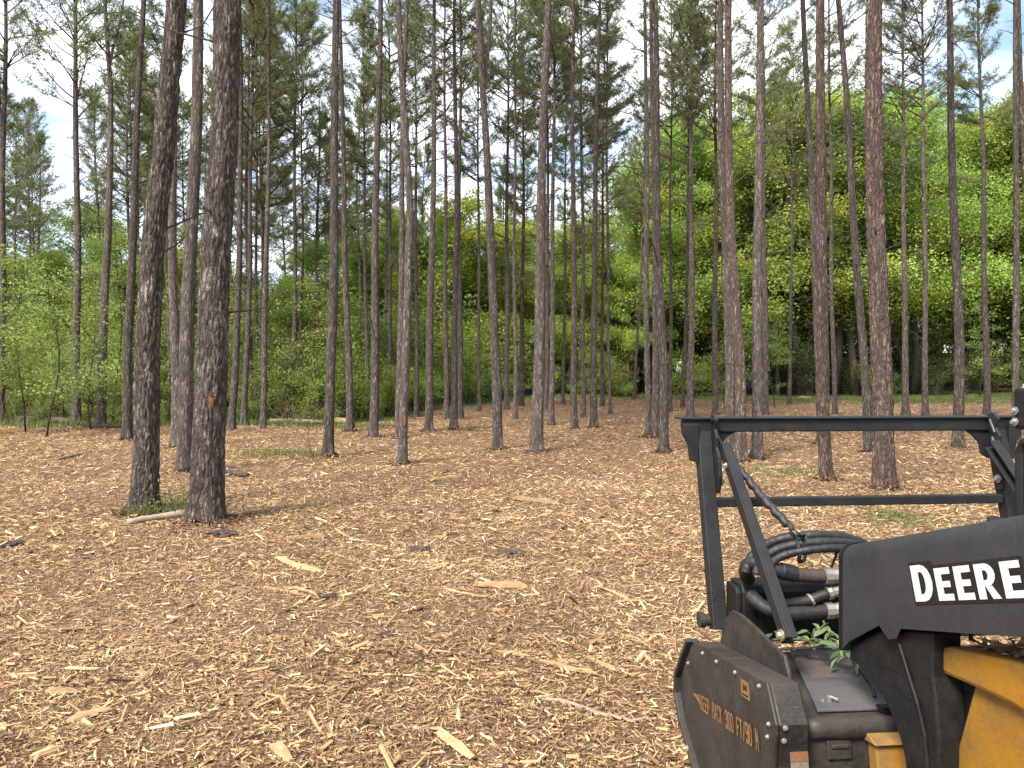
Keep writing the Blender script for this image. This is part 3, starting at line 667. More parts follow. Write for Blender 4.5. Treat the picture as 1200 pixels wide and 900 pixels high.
# saplings near the brushy edge: thin stems with tiers of fresh leaves
def sapling(seed, h, spread, leaf):
    r_ = np.random.default_rng(seed); mb = MB(); P = []
    tp = [Vector((.12 * math.sin(k * .7 + seed), .1 * math.cos(k * .9), h * k / 8)) for k in range(9)]; mb.tube(tp, [.03 * (1 - .85 * k / 8) for k in range(9)], 6)
    for i in range(26):
        f = r_.uniform(.18, .98); k = f * 8; b = tp[int(k)].lerp(tp[min(8, int(k) + 1)], k - int(k)); az = r_.uniform(0, 6.28); ln = spread * (1.05 - .75 * f) * r_.uniform(.5, 1.2)
        e = b + Vector((math.cos(az), math.sin(az), r_.uniform(-.05, .45))) * ln; mb.tube([b, b.lerp(e, .5) + Vector((0, 0, .06)), e], [.009, .006, .002], 4, False)
        for _ in range(int(125 * ln)):
            t = r_.uniform(.25, 1.05); P.append(b.lerp(e, t) + Vector((r_.normal() * .17, r_.normal() * .17, r_.normal() * .09)))
    P = np.array(P); V, F = leaf_quads(r_, P, leaf, .6, .5); return mb.mesh('trunk', M['limb'], True), np_mesh('crown', V, F, M['leaf_shrub'], False, np.clip(r_.normal(size=len(P)) * .2 + .6, 0, 1))
SAP = [sapling(401, 4.6, 1.7, .075), sapling(402, 3.4, 1.4, .07), sapling(403, 6.0, 1.6, .075)]
for (px, D, k, s, lab) in [(62, 19.5, 0, 1.0, 'leafy sapling with bright tiers of leaves in front of the straight edge pine'), (108, 22, 1, 1.1, 'leafy sapling between the forked pine and the brush'),
                           (24, 21, 2, .9, 'tall thin sapling by the fallen log at the brushy edge'), (-20, 20, 0, 1.1, 'leafy sapling beyond the end of the fallen log'),
                           (200, 24, 2, .8, 'thin sapling rising behind the two thick rough-barked pines'), (138, 25, 2, 1.1, 'tall sapling behind the forked pine'),
                           (848, 31, 1, 1.0, 'ragged sapling among the pines behind the push frame bar'), (905, 33, 0, .8, 'leafy sapling beside the thin grey pine'),
                           (330, 27, 1, 1.0, 'bright sapling behind the brush pile'), (1150, 43, 0, 1.2, 'lone leafy sapling on the bank past the grassy strip')]:
    x = (px - 600) / FPX * D; r = empty('sapling', (x, D, gz(x, D) - .03), rng.uniform(0, 6.28), lab, 'sapling'); link('trunk', SAP[k][0], r); link('crown', SAP[k][1], r); r.scale = (s, s, s)
for i in range(34):
    a = -.95 + .73 * (i + rng.uniform(0, 1)) / 34; D = float(edge_d(a)) + rng.uniform(.5, 12); k = int(rng.integers(3)); s_ = rng.uniform(.75, 1.25); x = a * D
    r = empty('sapling', (x, D, gz(x, D) - .03), rng.uniform(0, 6.28), 'thin leafy sapling sprouting among the pines of the brushy woods', 'sapling', 'saplings in the brushy woods'); link('trunk', SAP[k][0], r); link('crown', SAP[k][1], r); r.scale = (s_, s_, s_)
# ------------------------------------------------------------------ mulching head and track loader
MC = Vector((.766, 2.28, 0)); MR = math.radians(4.5); PITCH = math.radians(-9.5); WD = 1.5
def mloc(x, y):
    c, s = math.cos(MR), math.sin(MR); return Vector((MC.x + c * x - s * y, MC.y + s * x + c * y, 0))
def minv(x, y):
    c, s = math.cos(MR), math.sin(MR); dx, dy = x - MC.x, y - MC.y; return c * dx + s * dy, -s * dx + c * dy
def mroot(name, x, y, *a): return empty(name, mloc(x, y), MR, *a), (x, y, 0)
def nose_down(v):            # the head is tilted forward about its rear top edge
    c, s = math.cos(PITCH), math.sin(PITCH); y, z = v[1], v[2] - .66; return (v[0], c * y - s * z, .66 + s * y + c * z)
head, HO = mroot('mulching_head', .75, .4, 'dirty black forestry mulching head with tall push frame and warning lettering on its side plate', 'mulcher head')
def hp(mb, name, mat, parent=None, tilt=False, **k):
    if tilt: mb.v = [nose_down(v) for v in mb.v]
    return mb.build(name, M[mat], parent or head, off=HO, **k)
def bolt(parent, off, p, axis, r=.009, h=.008, mat='bolt', name='bolt', tilt=False):
    mb = MB(); p = Vector(p); a = Vector(axis).normalized()
    mb.tube([p, p + a * h * .35], r * 1.5, 10); mb.tube([p + a * h * .36, p + a * h], [r, r * .8], 6)
    if tilt: mb.v = [nose_down(v) for v in mb.v]
    return mb.build(name, M[mat], parent, off=off)
def bar(mb, a, b, half, x0, x1):
    """straight bar from (y,z) a to b, 2*half thick across its run, between x0 and x1"""
    a, b = Vector(a), Vector(b); d = (b - a).normalized(); n = Vector((-d.y, d.x)) * half
    return mb.prism([tuple(a + n), tuple(b + n), tuple(b - n), tuple(a - n)], min(x0, x1), max(x0, x1))
prof = [(.671, .663), (.775, .575), (.868, .482), (.880, .42), (.835, .333), (.72, .232), (.60, .13), (.40, .075), (.10, .065), (-.03, .10), (-.046, .432), (-.080, .559), (-.031, .667)]
def inset(p, d):
    cx = sum(q[0] for q in p) / len(p); cz = sum(q[1] for q in p) / len(p)
    return [(cx + (q[0] - cx) * (1 - d), cz + (q[1] - cz) * (1 - d)) for q in p]
PB, PT = (.650, .600), (.842, 1.362)          # post foot and top (y, z)
for sd in (0, 1):
    X = (lambda x: x) if sd == 0 else (lambda x: WD - x)
    sgn = -1 if sd == 0 else 1
    def rng2(a, b): return (X(a), X(b)) if sd == 0 else (X(b), X(a))
    mb = MB(); mb.prism(prof, *rng2(0, .012)); pl = hp(mb, 'side_plate', 'black_dirty', tilt=True, bevel=.004)
    mb = MB(); mb.prism(inset(prof, .016), *rng2(.0125, .108)); hp(mb, 'side_housing', 'black_dirty', tilt=True, bevel=.008)
    mb = MB(); pts = [(.70, .668), (.80, .58), (.895, .487), (.908, .42), (.862, .322), (.745, .217), (.62, .112)]
    inn = [(.682, .658), (.780, .575), (.873, .483), (.8845, .42), (.840, .334), (.725, .232), (.605, .13)]
    mb.prism(pts + inn[::-1], *rng2(-.022, .03)); hp(mb, 'wear_strip', 'black_dirty', tilt=True, bevel=.003)
    if sd == 0:
        for y, z in [(.55, .640), (.40, .640), (.22, .642), (.02, .645), (-.035, .55), (-.02, .51), (.74, .565)]:
            bolt(pl, HO, (-.001, y, z), (-1, 0, 0), .0055, .008, tilt=True)
        for z in (.55, .51): bolt(pl, HO, (.03, -.075 + (.55 - z) * .4, z), (0, -1, 0), .0055, .008, tilt=True)
        bolt(pl, HO, (-.022, .74, .245), (-1, 0, 0), .009, .018, 'bolt_brass', tilt=True)
    mb = MB(); mb.prism([(.523, .798), (.44, .795), (.30, .768), (.085, .717), (.063, .67), (.05, .62), (.70, .60), (.675, .656), (.62, .745)], *rng2(.110, .124)); ear = hp(mb, 'bracket_ear', 'black_dirty', tilt=True, bevel=.004)
    mb = MB(); mb.tube([(X(.030), .681, .628), (X(.052), .681, .628)], .030, 16); mb.tube([(X(.0525), .681, .628), (X(.15), .681, .628)], .023, 16); mb.tube([(X(.1505), .681, .628), (X(.180), .681, .628)], .034, 16)
    hp(mb, 'pivot_pin', 'black_dirty')
    mb = MB(); bar(mb, PB, PT, .028, X(.070), X(.130)); hp(mb, 'post', 'frame_black', bevel=.005)
    mb = MB(); mb.prism([(X(.006), 1.400), (X(.012), 1.355), (X(.036), 1.310), (X(.044), 1.245), (X(.0695), 1.235), (X(.0695), 1.400)], .800, .850, 'y'); hp(mb, 'gusset', 'frame_black', bevel=.003)
    mb = MB(); a, b = (.772, 1.310), (.177, .721)     # a U-channel brace
    bar(mb, a, b, .025, X(.150), X(.158)); d = (Vector(b) - Vector(a)).normalized(); nn = Vector((-d.y, d.x))
    for o_ in (-.021, .021): bar(mb, Vector(a) + nn * o_, Vector(b) + nn * o_, .004, X(.1585), X(.190))
    br = hp(mb, 'brace', 'frame_black', bevel=.002)
    bolt(br, HO, (X(.149), .190, .735), (sgn, 0, 0), .013, .018, 'bolt_brass'); bolt(br, HO, (X(.149), .70, 1.238), (sgn, 0, 0), .009, .012)
    mb = MB(); mb.prism([(.835, 1.436), (.800, 1.442), (.772, 1.418), (.786, 1.378), (.760, 1.345), (.768, 1.305), (.738, 1.268), (.725, 1.19), (.748, 1.12), (.775, 1.115), (.812, 1.27)], *rng2(.1305, .1445)); lt = hp(mb, 'latch_plate', 'frame_black', bevel=.003)
    bolt(lt, HO, (X(.130), .797, 1.415), (sgn, 0, 0), .009, .010, 'black'); bolt(lt, HO, (X(.146), .762, 1.165), (-sgn, 0, 0), .012, .018)
    if sd == 1:
        for z in (1.39, 1.315):
            mb = MB(); mb.prism([(.765 + (z - 1.3) * .2, z - .03), (.770 + (z - 1.3) * .2, z - .034), (.800 + (z - 1.3) * .2, z + .02), (.795 + (z - 1.3) * .2, z + .024)], 1.350, 1.3548); hp(mb, 'chrome_strip', 'bolt')
mb = MB(); mb.box(.02, 1.48, .825, .885, 1.363, 1.416); hp(mb, 'top_bar', 'frame_black', bevel=.005)
mb = MB(); mb.box(-.005, 1.505, .812, .897, 1.4165, 1.424); hp(mb, 'top_flange', 'frame_black', bevel=.002)
mb = MB(); mb.box(.131, 1.369, .752, .788, 1.061, 1.098); hp(mb, 'cross_bar', 'frame_black', bevel=.004)
for x0, sg in ((.131, 1), (1.369, -1)):
    mb = MB(); mb.prism([(x0, 1.3625), (x0 + sg * .11, 1.3625), (x0 + sg * .08, 1.345), (x0 + sg * .045, 1.31), (x0 + sg * .036, 1.26), (x0, 1.24)], .836, .850, 'y'); hp(mb, 'corner_gusset', 'frame_black', bevel=.002)
body = [(.0, .14), (-.002, .50), (.02, .553), (.20, .597), (.62, .622), (.79, .56), (.835, .42), (.78, .33), (.50, .46), (.2, .42), (.1, .14)]
mb = MB(); mb.prism(body, .1085, 1.3915); hp(mb, 'housing', 'black_dirty', tilt=True, bevel=.012)
mb = MB(); mb.tube([(.1095 + .0641 * k, .004, .522 + .002 * math.sin(k * 2.1)) for k in range(21)], .034, 14); hp(mb, 'rear_roll', 'black_dirty', tilt=True, smooth=True)
mb = MB(); vs = []
for dz in (.004, .014): vs += [(.180, .026, .5545 + dz), (.225, .20, .597 + dz), (.36, .60, .621 + dz), (1.10, .60, .621 + dz), (1.10, .20, .597 + dz), (1.10, .026, .5545 + dz)]
mb.add(vs, [(6, 7, 10, 11), (7, 8, 9, 10), (5, 4, 1, 0), (4, 3, 2, 1), (0, 1, 7, 6), (1, 2, 8, 7), (2, 3, 9, 8), (3, 4, 10, 9), (4, 5, 11, 10), (5, 0, 6, 11)])
hatch = hp(mb, 'hatch', 'deck', tilt=True, bevel=.004)
mb = MB(); mb.add([(.27, .23, .6135), (.36, .23, .6135), (.42, .50, .6300), (.33, .50, .6300)], [(0, 1, 2, 3)]); hp(mb, 'rust_patch', 'rust', hatch, tilt=True)
for dx in (-.022, .022): bolt(hatch, HO, (.245 + dx, .075, .5805), (0, -.24, .97), .0045, .006, tilt=True)
mb = MB(); mb.tube([(.245, .075, .5805), (.245, .071, .594)], .009, 12); mb.tube([(.245, .070, .595), (.262, .052, .589)], .0035, 6); hp(mb, 'latch', 'bolt', hatch, tilt=True)
mb = MB(); mb.box(.375, .415, -.005, .035, .5585, .577); hp(mb, 'hinge_tab', 'black', hatch, tilt=True)
mb = MB(); mb.tube([(.33, .615, .634), (.55, .615, .634)], .006, 8); hp(mb, 'hinge_rod', 'zinc', tilt=True)
for x in (.37, .45): bolt(hatch, HO, (x, .585, .634), (0, 0, 1), .006, .007, tilt=True)
mb = MB(); mb.box(.185, .26, -.012, -.003, .435, .490); mb.box(.195, .25, -.019, -.0125, .468, .480); hp(mb, 'slot_frame', 'black_dirty', tilt=True, bevel=.003)
mb = MB(); mb.box(.050, .104, -.0520, -.0490, .36, .475); lb = hp(mb, 'warning_label', 'label_paper', tilt=True); mb = MB(); mb.box(.050, .104, -.0535, -.0522, .448, .475); hp(mb, 'label_header', 'rust_label', lb, tilt=True)
mb = MB(); mb.box(.315, .62, -.052, -.003, .20, .487); yb = hp(mb, 'yellow_bracket', 'yellow_dirty', tilt=True, bevel=.006)
mb = MB(); mb.prism([(-.003, .4875), (-.003, .515), (-.030, .512), (-.070, .488)], .303, .632); hp(mb, 'flange', 'yellow_dirty', yb, tilt=True, bevel=.003)
mb = MB(); mb.prism([(.60, .56), (.60, .755), (.62, .782), (.73, .782), (.745, .755), (.745, .56)], .178, 1.322); mg = hp(mb, 'motor_guard', 'black', bevel=.008)
mb = MB(); mb.prism([(.605, .64), (.605, .755), (.625, .772), (.72, .772), (.72, .64)], .155, .1775); hp(mb, 'end_cap', 'black', mg, bevel=.006)
mb = MB(); mb.prism([(.599, .60), (.599, .70), (.585, .70), (.585, .60)], .24, 1.26); hp(mb, 'guard_rail', 'black', mg, bevel=.003)
mb = MB(); mb.tube([(.11, .50, .265), (1.39, .50, .265)], .15, 24); rot = hp(mb, 'rotor', 'black_dirty', tilt=True)
for i in range(26):
    a = i * 2.0; x = .14 + i * .0485; c = Vector((x, .50 + math.cos(a) * .165, .265 + math.sin(a) * .165)); mb = MB(); mb.box(c.x - .018, c.x + .018, c.y - .022, c.y + .022, c.z - .022, c.z + .022); hp(mb, 'tooth', 'bolt_brass', rot, tilt=True, bevel=.004)
# hoses
def hose(pts, r, mat='rubber', name='hose', rib=.03):
    P = [Vector(p) for p in pts]; out = []
    for i in range(len(P) - 1):   # Catmull-Rom
        p0, p1, p2, p3 = P[max(i - 1, 0)], P[i], P[i + 1], P[min(i + 2, len(P) - 1)]
        for k in range(9):
            t = k / 9; out.append(.5 * ((2 * p1) + (p2 - p0) * t + (2 * p0 - 5 * p1 + 4 * p2 - p3) * t * t + (3 * p1 - p0 - 3 * p2 + p3) * t ** 3))
    out.append(P[-1]); mb = MB(); mb.tube(out, [r * (1 + rib * math.sin(i * 1.7) + rib * math.sin(i * .61)) for i in range(len(out))], 12); return mb.build(name, M[mat], head, True, off=HO)
def loop(cx, cz, rx, rz, y0, y1, a0, a1, n=12):
    return [(cx + rx * math.cos(math.radians(a0 + (a1 - a0) * i / n)), y0 + (y1 - y0) * i / n + .012 * math.sin(i * 1.3 + cx * 40), cz + rz * math.sin(math.radians(a0 + (a1 - a0) * i / n))) for i in range(n + 1)]
hose(loop(.42, .860, .275, .140, .50, .50, 178, -35), .018, rib=.06)
hose(loop(.43, .860, .262, .122, .46, .47, 176, -35), .017)
hose(loop(.44, .860, .250, .104, .43, .45, 176, -35), .015, rib=.05)
hose(loop(.43, .860, .270, .131, .53, .53, 172, -35), .017)
hose([(.20, .60, .81), (.165, .54, .86), (.175, .48, .905), (.245, .45, .882), (.285, .45, .873)], .027, rib=.02)
hose([(.262, .45, .879), (.30, .45, .870), (.315, .45, .866)], .031, rib=.0)
hose([(.31, .45, .867), (.36, .45, .860), (.44, .45, .856)], .0255, 'rubber_brown', rib=.02)
mb = MB(); mb.tube([(.425, .45, .857), (.428, .45, .857), (.455, .45, .856), (.458, .45, .856), (.475, .45, .856), (.60, .45, .856)], [.024, .032, .032, .027, .029, .027], 10); hp(mb, 'hose_fitting', 'zinc')
hose([(.19, .56, .76), (.215, .50, .735), (.27, .45, .722), (.36, .45, .722), (.445, .45, .727)], .025, rib=.02)
mb = MB(); mb.tube([(.43, .45, .727), (.433, .45, .727), (.46, .45, .728), (.463, .45, .728), (.48, .45, .728), (.60, .45, .732)], [.024, .031, .031, .026, .029, .026], 10); hp(mb, 'hose_fitting', 'zinc')
hose([(.24, .58, .70), (.32, .52, .735), (.37, .46, .763), (.41, .45, .782), (.45, .45, .794)], .018, rib=.02)
mb = MB(); mb.tube([(.375, .455, .765), (.383, .455, .769)], .025, 12); mb.tube([(.44, .45, .791), (.455, .45, .795), (.46, .45, .797), (.60, .45, .815)], [.025, .025, .021, .021], 10); hp(mb, 'hose_fitting', 'zinc')
hose([(.475, .44, .955), (.465, .45, .91), (.455, .47, .86)], .005)
mb = MB(); mb.tube(loop(.335, .965, .012, .055, .44, .44, 0, 360, 14), .007, 6); hp(mb, 'hose_tie', 'rubber')
# strap tying the hoses to the frame
st, SO = mroot('bungee_strap', .25, .62, 'twisted black bungee strap slung from the push frame down to the hose bundle', 'strap')
mb = MB(); a = Vector((.150, .80, 1.345)); b = Vector((.318, .47, 1.025)); pts, rad = [], []
for i in range(64):
    f = i / 63; p = a.lerp(b, f) + Vector((0, 0, -.02 * math.sin(f * math.pi))); tw = f * 60
    pts.append(p + Vector((math.cos(tw), 0, math.sin(tw))) * .003); rad.append((.006 + .010 * sstep(.12, .5, f)) * (1 + .09 * math.sin(i * 2.3) + .05 * math.sin(i * .9)) * (1 if f < .93 else .7))
mb.tube(pts, rad, 8); mb.build('strap_cord', M['rubber'], st, True, off=SO)
mb = MB(); q = b
mb.tube([q + Vector((-.01, 0, .005)), q + Vector((.01, 0, -.015)), q + Vector((.03, 0, -.04)), q + Vector((.04, 0, -.07)), q + Vector((.03, .02, -.10))], .004, 6); mb.tube([q + Vector((.015, 0, 0)), q + Vector((.04, 0, -.02)), q + Vector((.07, 0, -.06)), q + Vector((.13, -.02, -.075)), q + Vector((.21, -.03, -.09))], .005, 6)
mb.build('strap_hook', M['zinc'], st, True, off=SO)
mb = MB(); p = pts[22]; mb.box(p.x - .016, p.x - .002, p.y - .008, p.y + .008, p.z - .05, p.z - .012); mb.build('strap_clip', M['rubber'], st, off=SO, bevel=.004)
# side-plate lettering, brush-thick block capitals
STROKES = {'K': [[(0, 0), (0, 1)], [(.05, .45), (.9, 1)], [(.3, .55), (.95, 0)]], 'E': [[(.9, 1), (0, 1), (0, 0), (.9, 0)], [(0, .5), (.75, .5)]], 'P': [[(0, 0), (0, 1), (.8, 1), (.9, .85), (.9, .6), (.8, .45), (0, .45)]],
 'B': [[(0, 0), (0, 1), (.75, 1), (.87, .88), (.87, .65), (.75, .52), (0, .52)], [(.75, .52), (.92, .4), (.92, .12), (.8, 0), (0, 0)]], 'A': [[(0, 0), (.35, 1), (.6, 1), (.95, 0)], [(.18, .3), (.78, .3)]], 'C': [[(.9, .75), (.9, .9), (.75, 1), (.15, 1), (0, .88), (0, .12), (.15, 0), (.75, 0), (.9, .1), (.9, .25)]],
 '3': [[(0, .85), (.15, 1), (.75, 1), (.88, .88), (.88, .62), (.75, .52), (.3, .52)], [(.75, .52), (.9, .4), (.9, .12), (.75, 0), (.15, 0), (0, .15)]], '0': [[(.15, 0), (0, .15), (0, .85), (.15, 1), (.75, 1), (.9, .85), (.9, .15), (.75, 0), (.15, 0)]], 'F': [[(.9, 1), (0, 1), (0, 0)], [(0, .5), (.75, .5)]],
 'T': [[(0, 1), (.9, 1)], [(.45, 1), (.45, 0)]], '/': [[(.1, 0), (.8, 1)]], '9': [[(.9, .55), (.15, .5), (0, .62), (0, .88), (.15, 1), (.75, 1), (.9, .88), (.9, .12), (.75, 0), (.15, 0), (0, .12)]], 'M': [[(0, 0), (0, 1), (.45, .45), (.9, 1), (.9, 0)]]}
TXT = 'KEEP BACK 300 FT/90 M'; TL = .560; cw = TL / len(TXT); tmb = MB(); e_ = .0024
for i, ch in enumerate(TXT):
    for pl_ in STROKES.get(ch, []):
        for (p, q) in zip(pl_[:-1], pl_[1:]):
            sw = .0040; p = Vector((p[0] * cw * .70, p[1] * .048)); q = Vector((q[0] * cw * .70, q[1] * .048)); d = (q - p).normalized(); nn = Vector((-d.y, d.x)) * sw; d = d * sw * .8
            e_ += .00001; u0 = i * cw; tmb.add([(-e_, .605 - (u0 + c_.x), .428 + .022 * (u0 / TL) + c_.y * (1 + .2 * u0 / TL)) for c_ in (p - d - nn, q + d - nn, q + d + nn, p - d + nn)], [(0, 1, 2, 3)])
hp(tmb, 'lettering', 'orange_decal', tilt=True)['kind'] = 'stuff'
mb = MB(); mb.add([(-.0025, .70, .462), (-.0025, .618, .476), (-.0025, .613, .440)], [(0, 1, 2)]); hp(mb, 'arrow_tip', 'orange_decal', tilt=True)
mb = MB(); mb.box(-.0022, -.0005, .108, .176, .580, .634); stk = hp(mb, 'hazard_sticker', 'orange_decal', tilt=True)
mb = MB(); mb.add([(-.003, .160, .600), (-.003, .150, .626), (-.003, .136, .612), (-.003, .124, .629), (-.003, .126, .602), (-.003, .142, .606)], [(0, 1, 2, 3, 4, 5)]); hp(mb, 'symbol', 'black_decal', stk, tilt=True)
mb = MB(); mb.box(-.0029, -.0023, .118, .166, .586, .592); hp(mb, 'sticker_line', 'black_decal', stk, tilt=True)

# loader
ld, LO = mroot('track_loader', .75, -1.4, 'compact track loader with charcoal lift arm lettered DEERE and worn yellow chassis', 'track loader')
def lp(mb, name, mat, parent=None, **k): return mb.build(name, M[mat], parent or ld, off=LO, **k)
def arm_top(y): return 1.035 + (.047 - y) * .3187
def arm_bot(y): return .906 + (-.262 - y) * .297
notch = [(.047, .737), (.007, .775), (-.156, .880), (-.186, .864), (-.205, .857), (-.240, .872), (-.262, .906)]
AX = .28
for sd in (0, 1):
    x0 = AX if sd == 0 else WD - AX; sg = 1 if sd == 0 else -1; wd = .145
    st_ = [(y, z) for y, z in notch] + [(y, arm_bot(y)) for y in (-.40, -.70, -1.0, -1.4, -1.75, -2.1)]
    rings = []
    for (y, zb) in st_:
        zt = arm_top(y) + .033; r = .045; ring = [(x0, y, zb)]
        for k in range(7):
            a = math.radians(180 - 15 * k); ring.append((x0 + sg * (r + r * math.cos(a)), y, zt - r + r * math.sin(a)))
        for k in range(5):
            a = math.radians(90 - 22.5 * k); ring.append((x0 + sg * (wd - .025 + .025 * math.cos(a)), y, zt - .025 + .025 * math.sin(a)))
        ring.append((x0 + sg * wd, y, zb)); rings.append(ring)
    n = len(rings[0]); mb = MB(); vs = [p for r_ in rings for p in r_]; fs = []
    for i in range(len(rings) - 1):
        for k in range(n - 1): fs.append((i * n + k, i * n + k + 1, (i + 1) * n + k + 1, (i + 1) * n + k))
        if i >= 6: fs.append((i * n + n - 1, i * n, (i + 1) * n, (i + 1) * n + n - 1))
    fs.append(list(range(n))); fs.append([(len(rings) - 1) * n + k for k in range(n)])
    mb.add(vs, fs); arm = lp(mb, 'lift_arm', 'boom')
    for p in arm.data.polygons: p.use_smooth = len(p.vertices) == 4
    arm.data.set_sharp_from_angle(angle=math.radians(28))
    zt = arm_top(.047) + .033
    def rim(e, yy):
        r = .045; pts = [(x0 - sg * e, yy, .732)]
        for k in range(7):
            a = math.radians(180 - 15 * k); pts.append((x0 + sg * (r + (r + e) * math.cos(a)), yy, zt - r + (r + e) * math.sin(a)))
        for k in range(5):
            a = math.radians(90 - 22.5 * k); pts.append((x0 + sg * (wd - .025 + (.025 + e) * math.cos(a)), yy, zt - .025 + (.025 + e) * math.sin(a)))
        pts.append((x0 + sg * (wd + e), yy, .732)); return pts
    A_, B_ = rim(.005, .0475), rim(.005, .060); n = len(A_); mb = MB(); mb.add(A_ + B_, [list(range(n)), list(range(2 * n - 1, n - 1, -1))] + [(k, (k + 1) % n, n + (k + 1) % n, n + k) for k in range(n)]); lp(mb, 'front_rim', 'black')
    xr = (lambda a, b: (x0 + sg * a, x0 + sg * b) if sg > 0 else (x0 + sg * b, x0 + sg * a))
    mb = MB(); mb.prism([(.045, .752), (.05, .712), (.0, .702), (-.043, .693), (-.10, .675), (-.153, .651), (-.195, .615), (-.223, .574), (-.240, .540), (-.246, .505), (-.252, .30), (-.245, .12), (-.375, .12), (-.384, .50), (-.386, .66), (-.372, .76), (-.360, .81), (-.36, .928), (-.24, .893), (-.2, .868), (-.15, .872), (.0, .775)], *xr(.024, .105)); leg = lp(mb, 'arm_foot', 'black', bevel=.006)
    rib = [(-.215, .855), (-.255, .79), (-.30, .72), (-.33, .65), (-.345, .55), (-.345, .25)]
    mb = MB(); mb.prism([(a_, b_) for a_, b_ in rib] + [(a_ - .012, b_) for a_, b_ in rib[::-1]], *xr(.014, .0235)); lp(mb, 'foot_rib', 'black', bevel=.003)
    mb = MB(); mb.prism([(-.186, .752), (-.196, .736), (-.262, .712), (-.278, .716), (-.272, .732), (-.22, .757)], *xr(.0215, .0235)); lp(mb, 'dark_eye_hole', 'black_decal')  # thin black patch stands in for the shaded inside of the foot's hole
    mb = MB(); mb.prism([(-.27, .12), (-.27, .84), (-.38, .90), (-.60, .96), (-.60, .14)], *xr(.106, .24)); lp(mb, 'inner_link', 'black', bevel=.01)
    mb = MB(); mb.prism([(-.334, .834), (-.340, .866), (-.354, .889), (-.385, .900), (-.592, .946), (-.90, 1.005), (-1.9, 1.02), (-1.9, .80), (-.592, .842), (-.444, .828), (-.36, .818)], *xr(.055, .26)); lip = lp(mb, 'chassis_lip', 'yellow', bevel=.012)
    mb = MB(); mb.prism([(-.444, .8265), (-.39, .665), (-.362, .585), (-.372, .58), (-.34, .47), (-.45, .25), (-1.9, .22), (-1.9, .799), (-.592, .840)], *xr(.080, .24)); lp(mb, 'chassis_panel', 'yellow', bevel=.006)
    mb = MB(); mb.prism([(-.360, .588), (-.325, .455), (-.35, .445), (-.386, .58)], *xr(.066, .0795)); lp(mb, 'panel_flange', 'yellow', bevel=.003)
    tr = []
    for k in range(13):
        a = math.radians(90 + 15 * k); tr.append((-2.35 + .30 * math.cos(a), .32 + .30 * math.sin(a)))
    for k in range(13):
        a = math.radians(-90 + 15 * k); tr.append((-.92 + .26 * math.cos(a), .28 + .26 * math.sin(a)))
    inn = inset(tr, .10); mb = MB(); nn = len(tr); xa, xb = xr(-.12, .0530)
    vs = [(xa, *p) for p in tr] + [(xb, *p) for p in tr] + [(xa, *p) for p in inn] + [(xb, *p) for p in inn]; fs = []
    for k in range(nn):
        j = (k + 1) % nn; fs += [(k, j, nn + j, nn + k), (2 * nn + k, 3 * nn + k, 3 * nn + j, 2 * nn + j), (k, 2 * nn + k, 2 * nn + j, j), (nn + k, nn + j, 3 * nn + j, 3 * nn + k)]
    mb.add(vs, fs); lp(mb, 'track_belt', 'rubber')
    for (cy, cz, r) in [(-2.35, .33, .23), (-.92, .29, .19), (-1.25, .18, .10), (-1.6, .18, .10), (-1.95, .18, .10)]:
        mb = MB(); xa, xb = xr(-.10, .05); mb.tube([(xa, cy, cz), (xa + .02, cy, cz), (xb - .02, cy, cz), (xb, cy, cz)], [r * .8, r, r, r * .8], 24); lp(mb, 'track_wheel', 'black', bevel=.006)
mb = MB(); mb.box(.525, .975, -2.75, -.62, .30, .98); lp(mb, 'engine_body', 'yellow', bevel=.03)
mb = MB(); mb.box(.44, 1.06, -2.7, -1.95, .982, 1.55); lp(mb, 'engine_hood', 'boom', bevel=.05)
for x in (.44, 1.00):
    for y in (-.95, -1.85):
        mb = MB(); mb.prism([(x, y), (x + .06, y), (x + .06, y + .07), (x, y + .07)], .982, 2.02, 'z'); lp(mb, 'cab_post', 'black', bevel=.01)
mb = MB(); mb.box(.42, 1.08, -1.90, -.84, 2.021, 2.09); lp(mb, 'cab_roof', 'black', bevel=.03)
for x in (.452, 1.042):
    mb = MB(); mb.box(x, x + .006, -1.775, -.955, 1.0, 2.015); lp(mb, 'cab_window', 'glass')
mb = MB(); mb.box(.505, .995, -.925, -.918, 1.0, 2.015); lp(mb, 'cab_door', 'glass')
mb = MB(); mb.box(.64, 1.10, -.075, -.058, .16, .42); lp(mb, 'coupler_plate', 'black', bevel=.01)
mb = MB(); mb.box(.66, 1.08, -.64, -.076, .18, .30); lp(mb, 'coupler_link', 'black', bevel=.01)
mb = MB(); mb.box(.450, .51, -.55, -.456, 1.467, 1.569); ub = lp(mb, 'upright_bracket', 'black', bevel=.008)
for z in (1.485, 1.512): bolt(ub, LO, (.449, -.467, z), (-1, 0, 0), .007, .011)
bolt(ub, LO, (.465, -.478, 1.569), (0, 0, 1), .006, .010)
mb = MB(); mb.box(.460, .50, -.53, -.478, 1.0, 1.4665); mb.tube([(.457, -.50, 1.44), (.457, -.482, 1.43), (.457, -.474, 1.41), (.457, -.474, 1.30), (.457, -.480, 1.15)], .012, 10); lp(mb, 'guard_post', 'black', bevel=.004)
mb = MB(); p = (.372, -.50, arm_top(-.50) + .030); mb.tube([p, (p[0], p[1] - .004, p[2] + .012)], .020, 14); lp(mb, 'arm_cap', 'black', bevel=.003)
for q in ((.501, .53, 1.02, 1.08), (.511, .54, 1.48, 1.53)):
    mb = MB(); mb.box(q[0], q[1], -.95, -.50, q[2], q[3]); lp(mb, 'bracket_arm', 'black', bevel=.006)
